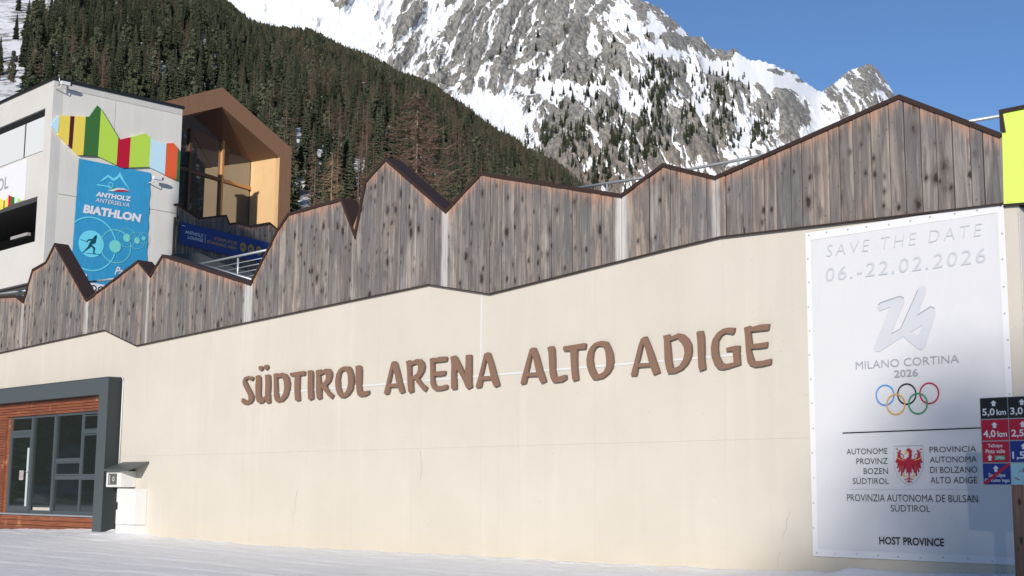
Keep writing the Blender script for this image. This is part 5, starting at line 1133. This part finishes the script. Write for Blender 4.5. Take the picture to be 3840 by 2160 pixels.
def scatter(name, pts, ki, sc, ro, tl_=None):
    me = bpy.data.meshes.new(name); me.from_pydata(np.asarray(pts).tolist(), [], [])
    for n_, a_ in (('sc', sc), ('ro', ro), ('ki', ki)):
        at = me.attributes.new(n_, 'FLOAT', 'POINT'); at.data.foreach_set('value', np.asarray(a_, np.float32))
    o = bpy.data.objects.new(name, me); COL.objects.link(o)
    ng = bpy.data.node_groups.new(name+'_nodes', 'GeometryNodeTree'); ng.interface.new_socket('Geometry', in_out='INPUT', socket_type='NodeSocketGeometry'); ng.interface.new_socket('Geometry', in_out='OUTPUT', socket_type='NodeSocketGeometry')
    nd = ng.nodes; ln = ng.links; gi = nd.new('NodeGroupInput'); go = nd.new('NodeGroupOutput'); iop = nd.new('GeometryNodeInstanceOnPoints')
    jg = nd.new('GeometryNodeGeometryToInstance')
    for k in range(4, -1, -1):
        oi = nd.new('GeometryNodeObjectInfo'); oi.inputs['Object'].default_value = srcs[k]; oi.transform_space = 'ORIGINAL'; ln.new(oi.outputs['Geometry'], jg.inputs[0])
    ln.new(gi.outputs[0], iop.inputs['Points']); ln.new(jg.outputs[0], iop.inputs['Instance']); iop.inputs['Pick Instance'].default_value = True
    def at(nm_):
        a = nd.new('GeometryNodeInputNamedAttribute'); a.data_type = 'FLOAT'; a.inputs['Name'].default_value = nm_; return [q for q in a.outputs if q.enabled and q.name == 'Attribute'][0]
    ln.new(at('ki'), iop.inputs['Instance Index']); ln.new(at('sc'), iop.inputs['Scale'])
    cx_ = nd.new('ShaderNodeCombineXYZ'); ln.new(at('ro'), cx_.inputs[2]); ln.new(cx_.outputs[0], iop.inputs['Rotation']); ln.new(iop.outputs[0], go.inputs[0])
    md = o.modifiers.new('scatter', 'NODES'); md.node_group = ng; o['kind'] = 'stuff'; return o
fo = scatter('conifer_forest', Q[rest], kindi[rest], scl[rest], rot[rest])
# trees on the rocky mountain: dark pine clumps
nT = 70000; ix = RNG.integers(0, NX_, nT); iy = RNG.integers(0, NY_, nT)
tx, ty = XPg[iy, ix], YPg[iy, ix]
TB = [(2300, 600, 90, 50, .8), (2440, 560, 60, 60, .9), (2600, 560, 50, 40, .9), (2120, 540, 80, 40, .7), (2190, 330, 60, 60, .5), (2030, 250, 120, 90, .35), (2200, 440, 100, 90, .9), (2140, 470, 45, 70, 1.6), (2250, 260, 50, 90, .5), (2330, 520, 60, 120, .8), (2460, 380, 55, 150, 1.6), (2380, 340, 50, 60, .7), (2480, 480, 60, 60, 1.1), (2690, 360, 60, 70, 1.3), (2740, 430, 50, 50, 1.4), (2830, 500, 60, 50, 1.9), (2590, 510, 40, 60, 1.1), (2770, 520, 70, 60, 1.1), (2360, 150, 60, 60, .25), (2230, 690, 60, 25, 1.2), (1960, 440, 60, 60, .3), (2060, 570, 110, 60, .9), (2320, 640, 100, 60, .35), (2560, 250, 50, 60, .35), (70, 340, 60, 60, .7)]
dn = np.zeros(nT)
for x_, y__, a_, b__, w_ in TB: dn += w_*np.exp(-((tx-x_)/a_)**2-((ty-y__)/b__)**2)
stk = fbm(ua[iy, ix]/14, ub[iy, ix]/60, 3, 404)
prob = dn*np.clip(.35+stk*3.4, 0, 1.6)*.55
kp = RNG.random(nT) < prob; ix, iy = ix[kp], iy[kp]
mp = Pm[iy, ix]
print('mountain trees', len(mp), 'forest', len(rest))
mtf = scatter('mountain_pines', mp-[0, 0, .5], RNG.integers(0, 4, len(mp)), RNG.uniform(.65, 1.35, len(mp)), RNG.random(len(mp))*6.28)

# big bare larches behind the gable
def big_larch(px, ytop, H, dist, rad, seed, lab, gold=False, ntw=26, nbr=150):
    d = hdir(np.array([float(px)]), np.array([1700.]))[0]; tp = hdir(np.array([float(px)]), np.array([float(ytop)]))[0]*dist+CAM
    base = np.array([tp[0], tp[1], tp[2]-H])
    o = empty('larch_tree', base.tolist(), lab, 'tree')
    m = M_gl if gold else M_big
    me = twig_mesh('crown', m, seed, H, rad, nbr, ntw, .055 if not gold else .035, .45, .62); c_ = bpy.data.objects.new('crown', me); COL.objects.link(c_); c_.parent = o
    me = trunk_mesh('trunk', H, H*.012, 8); me.materials.clear(); me.materials.append(M_trk); c_ = bpy.data.objects.new('trunk', me); COL.objects.link(c_); c_.parent = o; return o
M_gl = treemat('pale_larch_twigs', (.34, .24, .14), (.42, .30, .18)); M_big = treemat('reddish_larch_twigs', (.22, .145, .105), (.26, .17, .12)); M_trk = plain('pale_bark', (.26, .19, .145), .9)
big_larch(1568, 338, 33, 190, 14.0, 61, 'large bare brown larch with spreading branches rising behind the steepest gable', ntw=120, nbr=230)
big_larch(1247, 575, 18, 200, 4.0, 62, 'slender pale leafless larch between timber lounge and steepest gable', True, 30, 100)
# ------------------------------------------------------------------ trees behind the camera: they throw the soft shade at lower right
def shade_tree(wx2, wz2, s, k, lab, hs=1.0, r=None):
    T = np.array([wx2, 0, wz2])+np.array(sdir[:])*s
    zb = -.5
    H = T[2]-zb; sc = H/HT[k]
    return tree(k, (T[0], T[1], zb), sc, s, lab, 'conifers behind the camera', None)
for i, (wx2, wz2, s, k) in enumerate([(-9.0, 3.3, 150, 4), (-7.6, 3.6, 165, 4), (-8.9, 2.75, 185, 4), (-9.3, 2.5, 200, 4), (-10.6, 1.7, 160, 4), (-6.6, 3.3, 170, 4), (-11.8, .4, 170, 4), (-11.3, 1.1, 170, 4), (-8.4, 3.0, 160, 4), (-20.2, -2.6, 150, 1), (-8.2, 2.9, 210, 4), (-9.8, 2.4, 185, 4), (-3., 4.5, 150, 4), (-.5, 5.5, 160, 1), (-8.6, .9, 155, 4), (-4.5, 4.0, 170, 4)]):
    shade_tree(wx2, wz2, s, k, ('tall bare larch' if k == 4 else 'tall dense conifer')+' standing behind the camera towards the sun')
# added unseen floodlight mast behind the camera on the left: its lamp rack shades the terrace parapet
fl = empty('sunshield_mast', (-24.3, -25, -.6), 'added unseen floodlight mast with a rack of lamps, behind the camera', 'sunshield')
tube('pole', [(-24.3, -24.75, -1.2), (-24.3, -24.75, 22.5)], .26, M_galv, fl, 12, r1=.14)
rack = slab('shade_rack', [(-25.35, -25.05, 15.8), (-23.3, -25.05, 15.8), (-23.3, -25.05, 23.65), (-24.1, -25.05, 23.75), (-25.35, -25.05, 23.95)], (0, -1, 0), .12, M_anth, fl)
for r_i in range(7):
    for c_i in range(2):
        box('shade_box', -25.2+c_i*.98, -24.35+c_i*.98, -25.4, -25.06, 16.0+r_i*1.08, 16.85+r_i*1.08, M_cab, rack)
# ------------------------------------------------------------------ valley sides outside the frame: forested slopes (seen in the window panes)
def side_hill(name, t0, t1, r0, r1, top, seed, nt_, ctr=(-20., 0.)):
    na, nr = 90, 40; A, Rr_ = np.meshgrid(np.radians(np.linspace(t0, t1, na)), np.linspace(0, 1, nr))
    def zf(a, u): return -2+top*np.clip(u, 0, 1)**1.15*(1+.12*np.sin(a*7+seed))
    rr = r0+(r1-r0)*Rr_; X = ctr[0]+rr*np.cos(A); Y = ctr[1]+rr*np.sin(A); Z = zf(A, Rr_)+8*fbm(X/120, Y/120, 3, seed)
    grid_add(name, np.stack([X, Y, Z], -1).reshape(-1, 3), nr, na, M_hill, kind='structure')
    a = np.radians(RNG.uniform(t0, t1, nt_)); u = RNG.random(nt_)**.8; rr = r0+(r1-r0)*u; X = ctr[0]+rr*np.cos(a); Y = ctr[1]+rr*np.sin(a); Z = zf(a, u)+8*fbm(X/120, Y/120, 3, seed)
    scatter(name+'_trees', np.stack([X, Y, Z-.4], -1), RNG.choice([0, 1, 0, 1, 4], nt_), RNG.uniform(.8, 1.3, nt_), RNG.random(nt_)*6.28)
side_hill('valley_side', 178, 262, 130, 900, 420, 5, 9000)
side_hill('valley_head', 42, 108, 160, 1200, 500, 9, 9000)
